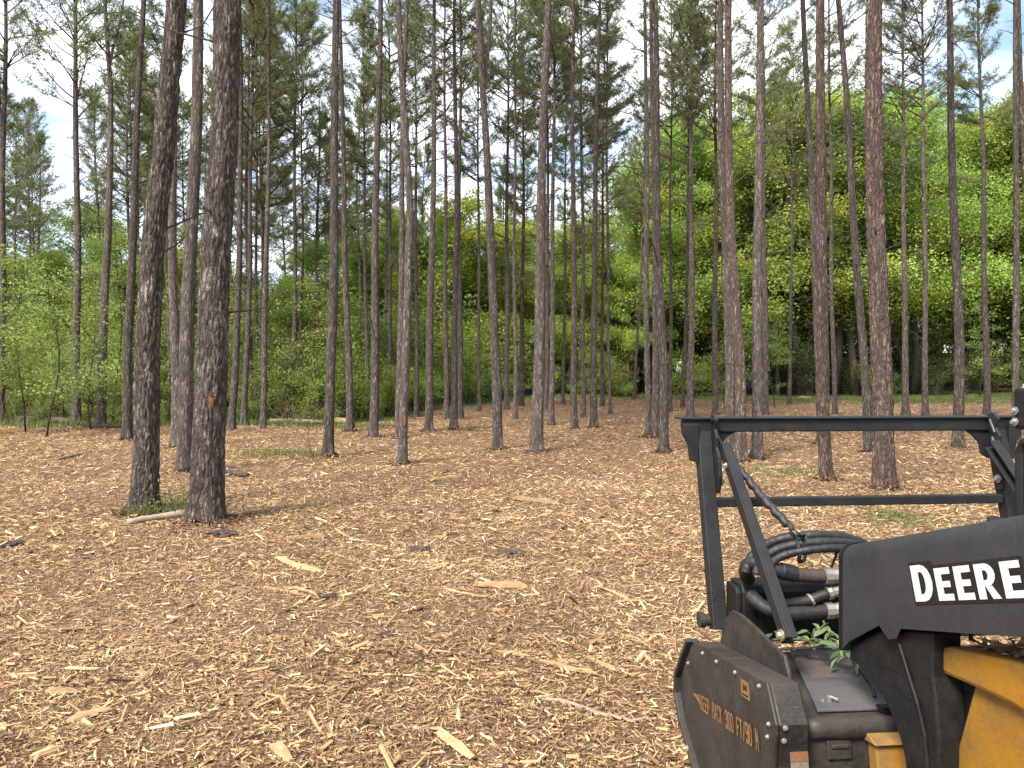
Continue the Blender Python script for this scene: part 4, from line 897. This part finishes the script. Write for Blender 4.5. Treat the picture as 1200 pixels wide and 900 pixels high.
# DEERE lettering on the arm, small capitals with a black border
def letter(ch):
    if ch == 'E': return [[(0, 0), (.62, 0), (.62, .2), (.26, .2), (.26, .40), (.56, .40), (.56, .59), (.26, .59), (.26, .80), (.61, .80), (.61, 1), (0, 1)]], .62
    if ch == 'D':
        o = [(0, 0), (.36, 0)]; i = [(.26, .20), (.34, .20)]
        for k in range(9):
            a = math.radians(-90 + 22.5 * k); o.append((.36 + .36 * math.cos(a), .5 + .5 * math.sin(a))); i.append((.34 + .13 * math.cos(a), .5 + .30 * math.sin(a)))
        o += [(.36, 1), (0, 1)]; i += [(.34, .80), (.26, .80)]
        n = len(o); return [[o[k], o[(k + 1) % n], i[(k + 1) % n], i[k]] for k in range(n)], .73
    if ch == 'R':
        o = [(0, .36), (.36, .36)]; i = [(.26, .53), (.33, .53)]
        for k in range(9):
            a = math.radians(-90 + 22.5 * k); o.append((.36 + .30 * math.cos(a), .68 + .32 * math.sin(a))); i.append((.33 + .09 * math.cos(a), .67 + .14 * math.sin(a)))
        o += [(.36, 1), (0, 1)]; i += [(.33, .81), (.26, .81)]
        n = len(o); q = [[o[k], o[(k + 1) % n], i[(k + 1) % n], i[k]] for k in range(n)]
        return q + [[(0, 0), (.26, 0), (.26, .36), (0, .36)], [(.46, 0), (.74, 0), (.50, .37), (.28, .36)]], .73
def arm_pt(u, v, e):   # u along the arm towards the cab, v up, metres from the D's foot
    c, s = math.cos(math.radians(18.0)), math.sin(math.radians(18.0)); return (AX - e, -.334 - u * c + v * s, 1.002 + u * s + v * c)
uo = 0.0; sizes = [.092, .079, .079, .079, .079]; border = []; XS = 1.28; GAP = .0135
for ch, h in zip('DEERE', sizes):
    polys, wch = letter(ch); mb = MB()
    for pl_ in polys: mb.add([arm_pt(uo + p[0] * h * XS, p[1] * h, .0035) for p in pl_], [list(range(len(pl_)))])
    lp(mb, 'letter', 'white_decal'); border.append((uo, wch * h * XS, h)); uo += wch * h * XS + GAP
mb = MB(); b = .008
bp = [(-b, -b), (uo - GAP + b, -b), (uo - GAP + b, .079 + b), (border[1][0] - .002, .079 + b), (border[1][0] - .012, .092 + b), (-b, .092 + b)]
mb.add([arm_pt(p[0], p[1], .0018) for p in bp], [list(range(6))]); lp(mb, 'letter_border', 'black_decal')

# wilted twig lying on the hatch, caught by the hoses
tw, TO = mroot('leafy_twig', .40, .30, 'wilted green leafy twig caught on top of the mulching head under the hoses', 'twig')
r_ = np.random.default_rng(9); mb = MB(); mb.prism([(0, 0), (.010, .25), (.014, .5), (.009, .78), (0, 1), (-.009, .78), (-.014, .5), (-.010, .25)], 0, .0015, 'z')
lv = [(p[0], p[1] * .09, p[2] + .010 * math.sin(p[1] * 2.6) + abs(p[0]) * .35) for p in mb.v]; lm = bpy.data.meshes.new('leaf'); lm.from_pydata(lv, [], mb.f); lm.materials.append(M['sprig_leaf']); a = lm.attributes.new('rnd', 'FLOAT', 'FACE'); a.data.foreach_set('value', np.full(len(mb.f), .5, np.float32)); lm.update()
stems = [[(.24, .48, .615), (.31, .44, .63), (.40, .36, .640)], [(.41, .42, .70), (.40, .36, .66), (.43, .24, .625)], [(.33, .44, .635), (.42, .28, .635), (.47, .12, .605)], [(.40, .32, .65), (.46, .20, .625), (.47, .06, .60)]]
for s_ in stems:
    mb = MB(); mb.tube(s_, [.004, .0035, .002], 6); mb.build('stem', M['sprig_leaf'], tw, off=TO)
    for k in range(14):
        f = r_.uniform(0, 2); p = Vector(s_[int(f)]).lerp(Vector(s_[min(2, int(f) + 1)]), f - int(f)) + Vector(r_.normal(size=3)) * .014; p.z += .012
        o = link('leaf', lm, tw); o.location = p - Vector(TO); o.rotation_euler = (r_.uniform(-1.0, .4), r_.uniform(-.7, .7), r_.uniform(0, 6.28)); sc_ = r_.uniform(.5, .9); o.scale = (sc_, sc_, sc_)
mb = MB(); mb.tube([(.40, .16, .625), (.405, .09, .60), (.385, .045, .585)], [.006, .009, .007], 6); mb.build('withered_stem', M['rubber'], tw, True, off=TO)
# ------------------------------------------------------------------ wood chips and larger pieces on the ground
rng = np.random.default_rng(21)
def chip_field(n, y0, y1, l0, l1, boxed, seed, w0=.08, w1=.30):
    r = np.random.default_rng(seed)
    y = np.sqrt(r.uniform(y0 ** 2, y1 ** 2, n)); x = r.uniform(-1, 1, n) * (.75 * y + 1.3)
    a = x / np.maximum(y, 3); ok = np.hypot(x, y) < edge_d(a) * np.sqrt(1 + a * a) - .5; x, y = x[ok], y[ok]; n = len(x)
    ln = l0 * np.exp(r.normal(size=n) * .5); ln = np.clip(ln, l0 * .3, l1); wd = ln * r.uniform(w0, w1, n); wd = np.clip(wd, .002, .024); th = wd * r.uniform(.15, .4, n)
    az = r.uniform(0, 6.283, n) ; el = r.normal(size=n) * .22; ro = r.normal(size=n) * .45
    d = np.stack([np.cos(az) * np.cos(el), np.sin(az) * np.cos(el), np.sin(el)], 1)
    s = np.stack([-np.sin(az) * np.cos(ro), np.cos(az) * np.cos(ro), np.sin(ro)], 1); u = np.cross(d, s)
    c = np.stack([x, y, ground_h(x, y) + np.abs(el) * ln * .35 + r.uniform(.002, .016, n)], 1)
    pat = snoise(x, y, .55) * .5 + snoise(x + 40, y * 1.3, 1.7) * .3
    rnd = np.clip(.50 + r.normal(size=n) * .27 + .16 * pat, 0, 1)
    hl = (ln * .5)[:, None] * d; hw = (wd * .5)[:, None] * s; ht = th[:, None] * u
    t1, t2, t3, t4 = (r.uniform(.2, 1, (n, 1)) for _ in range(4)); e1, e2 = (r.uniform(.8, 1.15, (n, 1)) for _ in range(2))
    top = [c - hl * e1 - hw * t1 + ht, c - hl * e2 + hw * t2 + ht, c + hl * e1 + hw * t3 + ht, c + hl * e2 - hw * t4 + ht]
    if not boxed:
        V = np.stack(top, 1).reshape(-1, 3); return V, np.arange(4 * n).reshape(n, 4), rnd
    V = np.stack(top + [p - 2 * ht for p in top], 1).reshape(-1, 3); b = np.arange(n)[:, None] * 8
    F = np.concatenate([b + np.array(q)[None] for q in ([0, 1, 2, 3], [0, 4, 5, 1], [1, 5, 6, 2], [2, 6, 7, 3], [3, 7, 4, 0])], 0)
    return V, F, np.tile(rnd, 5)
parts = [chip_field(100000, 1.6, 4.6, .018, .07, True, 1), chip_field(85000, 4.6, 6.4, .021, .08, False, 9), chip_field(110000, 1.6, 8, .032, .10, False, 8, .035, .10), chip_field(170000, 6.2, 11.5, .030, .10, False, 2), chip_field(190000, 11.5, 26, .05, .14, False, 3), chip_field(60000, 26, 45, .08, .2, False, 4), chip_field(4000, 2.2, 9, .06, .17, True, 6)]
Vs, Fs, Rs, o_ = [], [], [], 0
for V, F, r in parts: Vs.append(V); Fs.append(F + o_); Rs.append(r); o_ += len(V)
me = np_mesh('wood_chips', np.concatenate(Vs), np.concatenate(Fs), M['chip'], False, np.concatenate(Rs))
tag(link('wood_chips', me), 'fine tan and brown wood mulch covering the clearing floor', 'mulch', kind='stuff')

# the largest loose chips, one by one
def splinter(seed, L_, W_, T_):
    """a torn splinter lying along X with ragged ends"""
    r = np.random.default_rng(seed); k = 7; mb = MB(); vs = []; bend = r.normal() * .06
    for i in range(k):
        f = i / (k - 1); w_ = W_ * (.25 + .75 * math.sin(math.pi * min(.97, max(.06, f * .9 + .05))) ** .6) * r.uniform(.75, 1.1); t_ = T_ * r.uniform(.6, 1.1) * (1 if 0 < i < k - 1 else .4); cy = bend * L_ * math.sin(f * 3.14) + r.normal() * W_ * .06
        x = (f - .5) * L_
        vs += [(x, cy - w_ / 2, 0), (x, cy + w_ / 2, 0), (x + r.normal() * .01 * L_, cy + w_ * .32, t_), (x + r.normal() * .01 * L_, cy - w_ * .38, t_ * r.uniform(.6, 1))]
    fs = [(3, 2, 1, 0), tuple((k - 1) * 4 + j for j in range(4))]
    for i in range(k - 1):
        for j in range(4): fs.append((i * 4 + j, i * 4 + (j + 1) % 4, (i + 1) * 4 + (j + 1) % 4, (i + 1) * 4 + j))
    mb.add(vs, fs); return mb
CH = [splinter(600 + i, 1, rng.uniform(.10, .28), .06).mesh('wood_chip', M[['wood_pale', 'wood_tan', 'wood_pale', 'wood_brown'][i % 4]]) for i in range(12)]
CHL = [('pale split wood chip lying loose on the open mulch', 'pale loose wood chips'), ('tan split wood chip lying loose on the open mulch', 'tan loose wood chips'), ('pale split wood chip lying loose on the open mulch', 'pale loose wood chips'), ('grey-brown wood chip lying loose on the open mulch', 'grey-brown loose wood chips')]
for i in range(280):
    while True:
        y = math.sqrt(rng.uniform(3.0 ** 2, 8.5 ** 2)); x = rng.uniform(-1, 1) * (.69 * y + .1); a_, b_ = minv(x, y)
        if not (-.25 < a_ < 2 and b_ < .7): break
    k = int(rng.integers(12)); o = link('wood_chip', CH[k]); o.location = (x, y, gz(x, y) + .012); o.rotation_euler = (rng.normal() * .15, rng.normal() * .10, rng.uniform(0, 6.28)); s = .062 * math.exp(rng.normal() * .35) * (1 + .05 * y); o.scale = (s, s, s); tag(o, CHL[k % 4][0], 'wood chip', CHL[k % 4][1])
def piece(name, px0, py0, px1, py1, wid, thick, mat, label, cat, seed, lift=.01, tilt=0):
    x0, y0 = ground_pt(px0, py0); x1, y1 = ground_pt(px1, py1); d = Vector((x1 - x0, y1 - y0, 0)); cx, cy = (x0 + x1) / 2, (y0 + y1) / 2
    o = splinter(seed, d.length, wid, thick).build(name, M[mat]); o.location = (cx, cy, gz(cx, cy) + lift); o.rotation_euler = (0, tilt, math.atan2(d.y, d.x)); return tag(o, label, cat)
PCS = [
 ('wood_splinter', 560, 688, 618, 690, .13, .05, 'wood_tan', 'long ochre wood slab lying on the open mulch', 'wood slab'),
 ('wood_splinter', 503, 855, 555, 896, .09, .025, 'wood_pale', 'pale torn wood slab with a notched end near the sweeping dry branch', 'wood slab'),
 ('wood_splinter', 325, 655, 378, 672, .14, .035, 'wood_pale', 'broad pale yellow wood slab below the wounded pine', 'wood slab'),
 ('wood_splinter', 332, 634, 384, 631, .07, .04, 'wood_tan', 'tan split wood slab above the broad pale yellow slab', 'wood slab'),
 ('wood_block', 53, 814, 92, 814, .05, .03, 'wood_pale', 'small pale squared wood block on the brown mulch', 'wood block'),
 ('wood_splinter', 78, 850, 130, 835, .13, .02, 'wood_tan', 'flat crumbly tan slab beside the small squared block', 'wood slab'),
 ('wood_splinter', 35, 893, 74, 880, .05, .03, 'wood_pale', 'pale wedge of split wood below the crumbly tan slab', 'wood slab'),
 ('wood_splinter', 318, 880, 342, 899, .07, .04, 'wood_pale', 'pale stubby wood shard beyond the pale torn slab', 'wood slab'),
 ('wood_splinter', 195, 733, 220, 723, .05, .02, 'wood_pale', 'short cream wood flake on the mulch below the pale slab', 'wood slab'),
 ('wood_splinter', 580, 766, 622, 772, .05, .02, 'wood_pale', 'cream split slab lying by the bent splinter', 'wood slab'),
 ('wood_splinter', 632, 778, 700, 793, .05, .03, 'wood_tan', 'long tan splinter slab above the sweeping dry branch', 'wood slab'),
 ('wood_splinter', 690, 775, 722, 790, .05, .02, 'wood_pale', 'pale blade-shaped splinter at the end of the long tan splinter', 'wood slab'),
 ('wood_splinter', 692, 758, 708, 740, .05, .03, 'wood_tan', 'tan upright-leaning splinter above the blade-shaped one', 'wood slab'),
 ('wood_splinter', 560, 604, 585, 596, .05, .05, 'wood_tan', 'short tan wood stub on the mulch beyond the ochre slab', 'wood slab'),
 ('wood_splinter', 600, 586, 655, 592, .10, .07, 'wood_tan', 'long split slab in the shade of the stout lone pine', 'wood slab'),
 ('wood_splinter', 450, 600, 482, 597, .06, .05, 'wood_brown', 'dark brown wood slab on the mulch before the kinked pine', 'wood slab'),
 ('wood_splinter', 505, 565, 540, 561, .09, .05, 'wood_pale', 'pale wood slab among brown pieces on the far mulch', 'wood slab'),
 ('wood_splinter', 340, 690, 372, 700, .05, .02, 'wood_pale', 'thin cream splinter pointing away from the broad pale slab', 'wood slab'),
 ('wood_splinter', 700, 690, 745, 712, .045, .02, 'wood_pale', 'cream splinter slanting beside the machine', 'wood slab'),
 ('wood_splinter', 890, 552, 925, 548, .10, .05, 'wood_pale', 'pale slab among green sprouts seen through the push frame', 'wood slab'),
 ('wood_splinter', 935, 467, 952, 467, .25, .15, 'wood_pale', 'pale log length lying before the grassy bank', 'log'),
]
for i, p in enumerate(PCS): piece(*p[:5], p[5] * .62, p[6] * .8, p[7], p[8], p[9], 700 + i)
def stick(name, pix, r, mat, label, cat, lift=.0, wob=.01, seed=1, taper=.4):
    rr = np.random.default_rng(seed); P = [ground_pt(*q) for q in pix]; c = P[0]; mb = MB(); pts = []
    for i in range(len(P) - 1):
        for k in range(5):
            f = k / 5; x = P[i][0] + (P[i + 1][0] - P[i][0]) * f; y = P[i][1] + (P[i + 1][1] - P[i][1]) * f; pts.append(Vector((x + rr.normal() * wob, y + rr.normal() * wob, gz(x, y) + r * .8 + lift + rr.normal() * wob * .4)))
    x, y = P[-1]; pts.append(Vector((x, y, gz(x, y) + r * .8))); base = Vector((c[0], c[1], gz(*c)))
    n = len(pts); mb.tube([p - base for p in pts], [r * (1 - taper * i / n) * rr.uniform(.9, 1.1) for i in range(n)], 10)
    o = mb.build(name, M[mat], None, True); o.location = base; return tag(o, label, cat)
stick('log', [(217, 606), (190, 610), (150, 616)], .048, 'wood_grey', 'pale debarked log lying against the foot of the wounded pine', 'log', seed=2, wob=.006)
stick('log', [(22, 495), (52, 495), (84, 498)], .13, 'log_bark', 'fallen log half sunk in the brush by the leafy saplings', 'log', seed=3, wob=.03)
stick('log', [(100, 500), (140, 503)], .09, 'log_bark', 'short dark log between the forked pine and the saplings', 'log', seed=4)
stick('log', [(318, 497), (345, 496), (385, 497)], .10, 'wood_grey', 'grey log in the brush pile behind the twiggy-footed pine', 'log', seed=5, wob=.03)
stick('log', [(388, 497), (412, 497)], .13, 'wood_pale', 'pale peeled log beside the brush pile', 'log', seed=6)
stick('log', [(262, 556), (290, 560)], .05, 'log_bark', 'short dark log lying just past the wounded pine', 'log', seed=7)
stick('branch', [(640, 818), (690, 836), (740, 846), (800, 842)], .012, 'wood_grey', 'long dry branch sweeping across the mulch to the mulching head', 'branch', seed=8, wob=.008, taper=.6)
stick('branch', [(700, 815), (745, 832), (795, 838)], .007, 'wood_tan', 'thin dry branch lying above the long sweeping one', 'branch', seed=9, wob=.006)
stick('branch', [(140, 768), (180, 762), (222, 752)], .013, 'wood_brown', 'dark bent stick on the brown mulch below the wounded pine', 'stick', seed=10, wob=.006)
stick('branch', [(452, 766), (485, 758), (518, 750)], .009, 'wood_brown', 'thin dark twig lying across the open mulch', 'stick', seed=11, wob=.008)
stick('branch', [(520, 692), (545, 698), (570, 701)], .012, 'wood_pale', 'pale stick lying by the end of the ochre slab', 'stick', seed=12, wob=.005)
stick('branch', [(330, 805), (365, 808), (395, 808)], .008, 'wood_pale', 'thin straight pale stick on the mulch', 'stick', seed=13, wob=.004)
stick('branch', [(310, 690), (345, 698), (375, 704)], .012, 'wood_tan', 'tan stick pointing at a dark root knob', 'stick', seed=14, wob=.005)
stick('branch', [(0, 872), (14, 862)], .014, 'wood_brown', 'dark stub of branch by the pale wedge', 'stick', seed=15)
stick('branch', [(68, 540), (95, 534)], .03, 'wood_brown', 'short dark stick in the shaded mulch before the brush', 'stick', seed=16, wob=.006)
stick('branch', [(650, 872), (668, 850), (690, 835)], .006, 'wood_tan', 'thin forked straw-coloured twig under the sweeping branch', 'stick', seed=17, wob=.005)
# dark clumps of torn roots and bark
for i, (px, py, s, lab) in enumerate([(385, 701, .06, 'dark torn root knob at the end of the tan stick'), (455, 746, .05, 'small dark root knob by the thin dark twig'), (260, 628, .12, 'clump of dark torn bark under the wounded pine'), (490, 645, .09, 'dark clod of bark on the open mulch'), (600, 650, .10, 'dark patch of torn bark past the ochre slab'), (12, 640, .10, 'dark stump shred at the brushy side of the mulch'), (675, 748, .05, 'small dark clod above the long tan splinter')]):
    x, y = ground_pt(px, py); mb = MB(); r = np.random.default_rng(900 + i)
    bm = bmesh.new(); bmesh.ops.create_icosphere(bm, subdivisions=3, radius=1)
    for v_ in bm.verts:
        n_ = mnoise.noise(v_.co * 1.8 + Vector((i * 7, 0, 0))) * .45 + mnoise.noise(v_.co * 5 + Vector((i * 3, 5, 0))) * .25; v_.co *= (1 + n_); v_.co = Vector((v_.co.x * s * 1.2, v_.co.y * s, v_.co.z * s * .30))
    me = bpy.data.meshes.new('bark_clod'); bm.to_mesh(me); bm.free(); me.materials.append(M['log_bark']); o = link('bark_clod', me); o.location = (x, y, gz(x, y) + s * .12); tag(o, lab, 'bark clod')

# grass and weeds
def blades(C, h, seed, w=.008):
    r = np.random.default_rng(seed); n = len(C); az = r.uniform(0, 6.28, n); le = r.uniform(.1, .6, n); hh = h * r.uniform(.4, 1.2, n)
    d = np.stack([np.cos(az) * le, np.sin(az) * le, np.ones(n)], 1) * hh[:, None]; s = np.stack([-np.sin(az), np.cos(az), np.zeros(n)], 1) * w
    V = np.stack([C - s, C + s, C + d], 1).reshape(-1, 3); return V, np.arange(3 * n).reshape(n, 3), np.clip(r.normal(size=n) * .25 + .5, 0, 1)
def grass(n, a0, a1, e0, e1, h, lab, seed, w):
    r = np.random.default_rng(seed); a = r.uniform(a0, a1, n); D = edge_d(a) + r.uniform(e0, e1, n); x = a * D; keep = snoise(x, D, .5) + r.normal(size=n) * .45 > .1; x, D = x[keep], D[keep]
    V, F, q = blades(np.stack([x, D, ground_h(x, D) - .01], 1), h, seed + 1, w); tag(link('grass', np_mesh('grass', V, F, M['grass'], False, q)), lab, 'grass', kind='stuff')
grass(30000, .10, .85, -3.5, 5, .2, 'strip of fresh green grass along the bank past the mulch', 31, .012)
grass(24000, -.95, -.22, -1.0, 5, .26, 'rough grass and weeds at the foot of the brush', 33, .012)
grass(12000, -.24, .12, -2.5, 5, .18, 'thin grass under the pine stand behind the clearing', 35, .012)
# weed patches on the mulch
def weed_patch(px, py, sx_, sy_, n, h, lab, seed, leafy=0):
    x, y = ground_pt(px, py); r = np.random.default_rng(seed); C = np.stack([r.normal(size=n) * sx_, r.normal(size=n) * sy_, np.zeros(n)], 1); C[:, 2] = ground_h(x + C[:, 0], y + C[:, 1]) - gz(x, y)
    V, F, q = blades(C, h, seed, .006); ro = empty('weed_patch', (x, y, gz(x, y)), 0, lab, 'weeds'); p1 = link('blades', np_mesh('blades', V, F, M['grass'], False, q), ro); p1['kind'] = 'stuff'
    if leafy:
        P = np.stack([r.normal(size=leafy) * sx_, r.normal(size=leafy) * sy_, np.abs(r.normal(size=leafy)) * h * .8 + .02], 1); V, F = leaf_quads(r, P, .035, .55, .5); p2 = link('leaves', np_mesh('leaves', V, F, M['leaf_dark'], False, np.clip(r.normal(size=leafy) * .2 + .5, 0, 1)), ro); p2['kind'] = 'stuff'
weed_patch(170, 604, .15, .11, 150, .11, 'green weeds growing round the foot of the leaning rough-barked pine', 51, 300)
weed_patch(205, 598, .20, .2, 150, .22, 'dry thin weeds between the two thick rough-barked pines', 52, 260)
weed_patch(335, 532, .5, .28, 900, .10, 'low green weed patch beside the twiggy-footed pine', 53, 200)
weed_patch(1080, 614, .38, .2, 420, .05, 'thin green sprouts on the mulch beyond the lift arm', 54, 60)
weed_patch(1045, 606, .15, .12, 160, .09, 'small tuft of sprouts beyond the coiled hoses', 57, 20)
weed_patch(905, 553, .4, .25, 500, .09, 'green sprouts round the pale slab seen through the push frame', 55, 150)
weed_patch(430, 500, .8, .4, 600, .14, 'low weeds at the rim by the pale peeled log', 56, 200)
# bare twiggy suckers
def suckers(px, py, h, n, lab, seed, sp=.35):
    x, y = ground_pt(px, py); r = np.random.default_rng(seed); mb = MB()
    for _ in range(n):
        b = Vector((r.normal() * sp * .4, r.normal() * sp * .3, 0)); t = b + Vector((r.normal() * sp, r.normal() * sp * .6, h * r.uniform(.4, 1.1))); mid = b.lerp(t, .5) + Vector((r.normal() * .05, 0, .04)); mb.tube([b, mid, t], [.007, .005, .002], 4, False); mb.tube([mid, mid + Vector((r.normal() * .12, r.normal() * .1, .14))], [.004, .0015], 3, False)
    o = mb.build('bare_suckers', M['wood_brown']); o.location = (x, y, gz(x, y) - .02); tag(o, lab, 'twigs', kind='stuff')
suckers(366, 534, .75, 9, 'bare twigs sprouting beside the twiggy-footed pine', 61)
suckers(252, 612, .35, 14, 'dry bare twigs round the foot of the wounded pine', 62, .25)
suckers(545, 505, .4, 40, 'bushy stump sprout at the foot of the trio pine', 63, .22)
suckers(1130, 528, .6, 8, 'bare twigs beside the grey pine beyond the push frame', 64, .4)
suckers(930, 545, .35, 6, 'bare twigs beside the green sprouts in the push frame view', 65, .3)
suckers(350, 497, .9, 30, 'tangled brush pile of grey twigs at the rim', 66, .8)
suckers(10, 500, 1.1, 14, 'tangled dead twigs at the end of the fallen log', 67, .7)
# bark wounds on trunks (resin and bare wood)
def wound(px, py, bx, by, w_, h_, lab_parent):
    x, y = ground_pt(bx, by)
    for o in bpy.data.objects:
        if o.type == 'EMPTY' and o.get('label', '').startswith(lab_parent):
            tr = next(c for c in o.children if c.name.startswith('trunk')); z = EYE - (py - HOR) / FPX * y - o.location.z
            best = None
            for v_ in tr.data.vertices:
                if abs(v_.co.z - z) < .03:
                    X_ = v_.co.x + o.location.x; Y_ = v_.co.y + o.location.y; e = abs((X_ / Y_) * FPX + 600 - px) + (Y_ - y) * 30
                    if best is None or e < best[0]: best = (e, v_.co.copy())
            c = best[1]; mb = MB(); n_ = 10; vs = [(c.x, c.y - .045, z)]
            for k in range(n_):
                a = k * 6.283 / n_; rr = 1 + .25 * math.sin(k * 2.3); vs.append((c.x + math.cos(a) * w_ * rr, c.y - .022 + abs(math.cos(a)) * .02, z + math.sin(a) * h_ * rr))
            mb.add(vs, [(0, 1 + k, 1 + (k + 1) % n_) for k in range(n_)]); mb.build('bark_wound', M['wood_orange'], o, True)
wound(247, 471, 242, 612, .030, .075, 'thick rough-barked'); wound(474, 493, 472, 545, .03, .10, 'slim pine with a kinked')
r = np.random.default_rng(81); LV, LF, LR, lo = [], [], [], 0
for (px, by, wpx, ax, lab, kw) in T:
    if by < 495: continue
    x, y = ground_pt(px, by); rad = wpx / FPX * y * .5; n_ = int(420 if y < 12 else 200)
    q = rad * 1.05 + np.abs(r.normal(size=n_)) * rad * 1.1; a = r.uniform(0, 6.28, n_); cx, cy = x + np.cos(a) * q, y + np.sin(a) * q
    cz = ground_h(cx, cy) + .012 + np.maximum(0, .07 * (1 - (q - rad) / (rad * 1.6))) * r.uniform(.3, 1, n_); l = r.uniform(.015, .05, n_); az = r.uniform(0, 6.28, n_); el = r.normal(size=n_) * .35
    d = np.stack([np.cos(az) * np.cos(el), np.sin(az) * np.cos(el), np.sin(el)], 1) * l[:, None]; sv = np.stack([-np.sin(az), np.cos(az), r.normal(size=n_) * .3], 1) * (l * r.uniform(.1, .4, n_))[:, None]; c = np.stack([cx, cy, cz], 1)
    LV.append(np.stack([c - d - sv, c - d * .8 + sv, c + d + sv * .6, c + d * .9 - sv * .7], 1).reshape(-1, 3)); LF.append(np.arange(4 * n_).reshape(n_, 4) + lo); lo += 4 * n_; LR.append(np.clip(r.normal(size=n_) * .16 + .2, 0, 1))
tag(link('bark_litter', np_mesh('bark_litter', np.concatenate(LV), np.concatenate(LF), M['chip'], False, np.concatenate(LR))), 'dark bark flakes gathered round the feet of the pines', 'litter', kind='stuff')
# debris on the yellow lip
r = np.random.default_rng(71); n_ = 260; xx = r.uniform(.35, .52, n_); yy = r.uniform(-.95, -.42, n_); P = []
V = []; 
for i in range(n_):
    p = mloc(xx[i], yy[i]); z = .906 + (-.385 - yy[i]) * .205 + abs(r.normal()) * .014; a = r.uniform(0, 6.28); l = r.uniform(.015, .05); d = Vector((math.cos(a), math.sin(a), r.normal() * .3)) * l * .5; s = Vector((-math.sin(a), math.cos(a), r.normal() * .3)) * l * .14; c = Vector((p.x, p.y, z)); V += [c - d - s, c - d + s, c + d + s * .6, c + d - s * .6]
me = np_mesh('chip_debris', np.array([tuple(v) for v in V]), np.arange(4 * n_).reshape(-1, 4), M['chip'], False, r.uniform(.1, .8, n_)); tag(link('chip_debris', me), 'wood chips heaped on the yellow chassis lip under the lift arm', 'wood chips', kind='stuff')
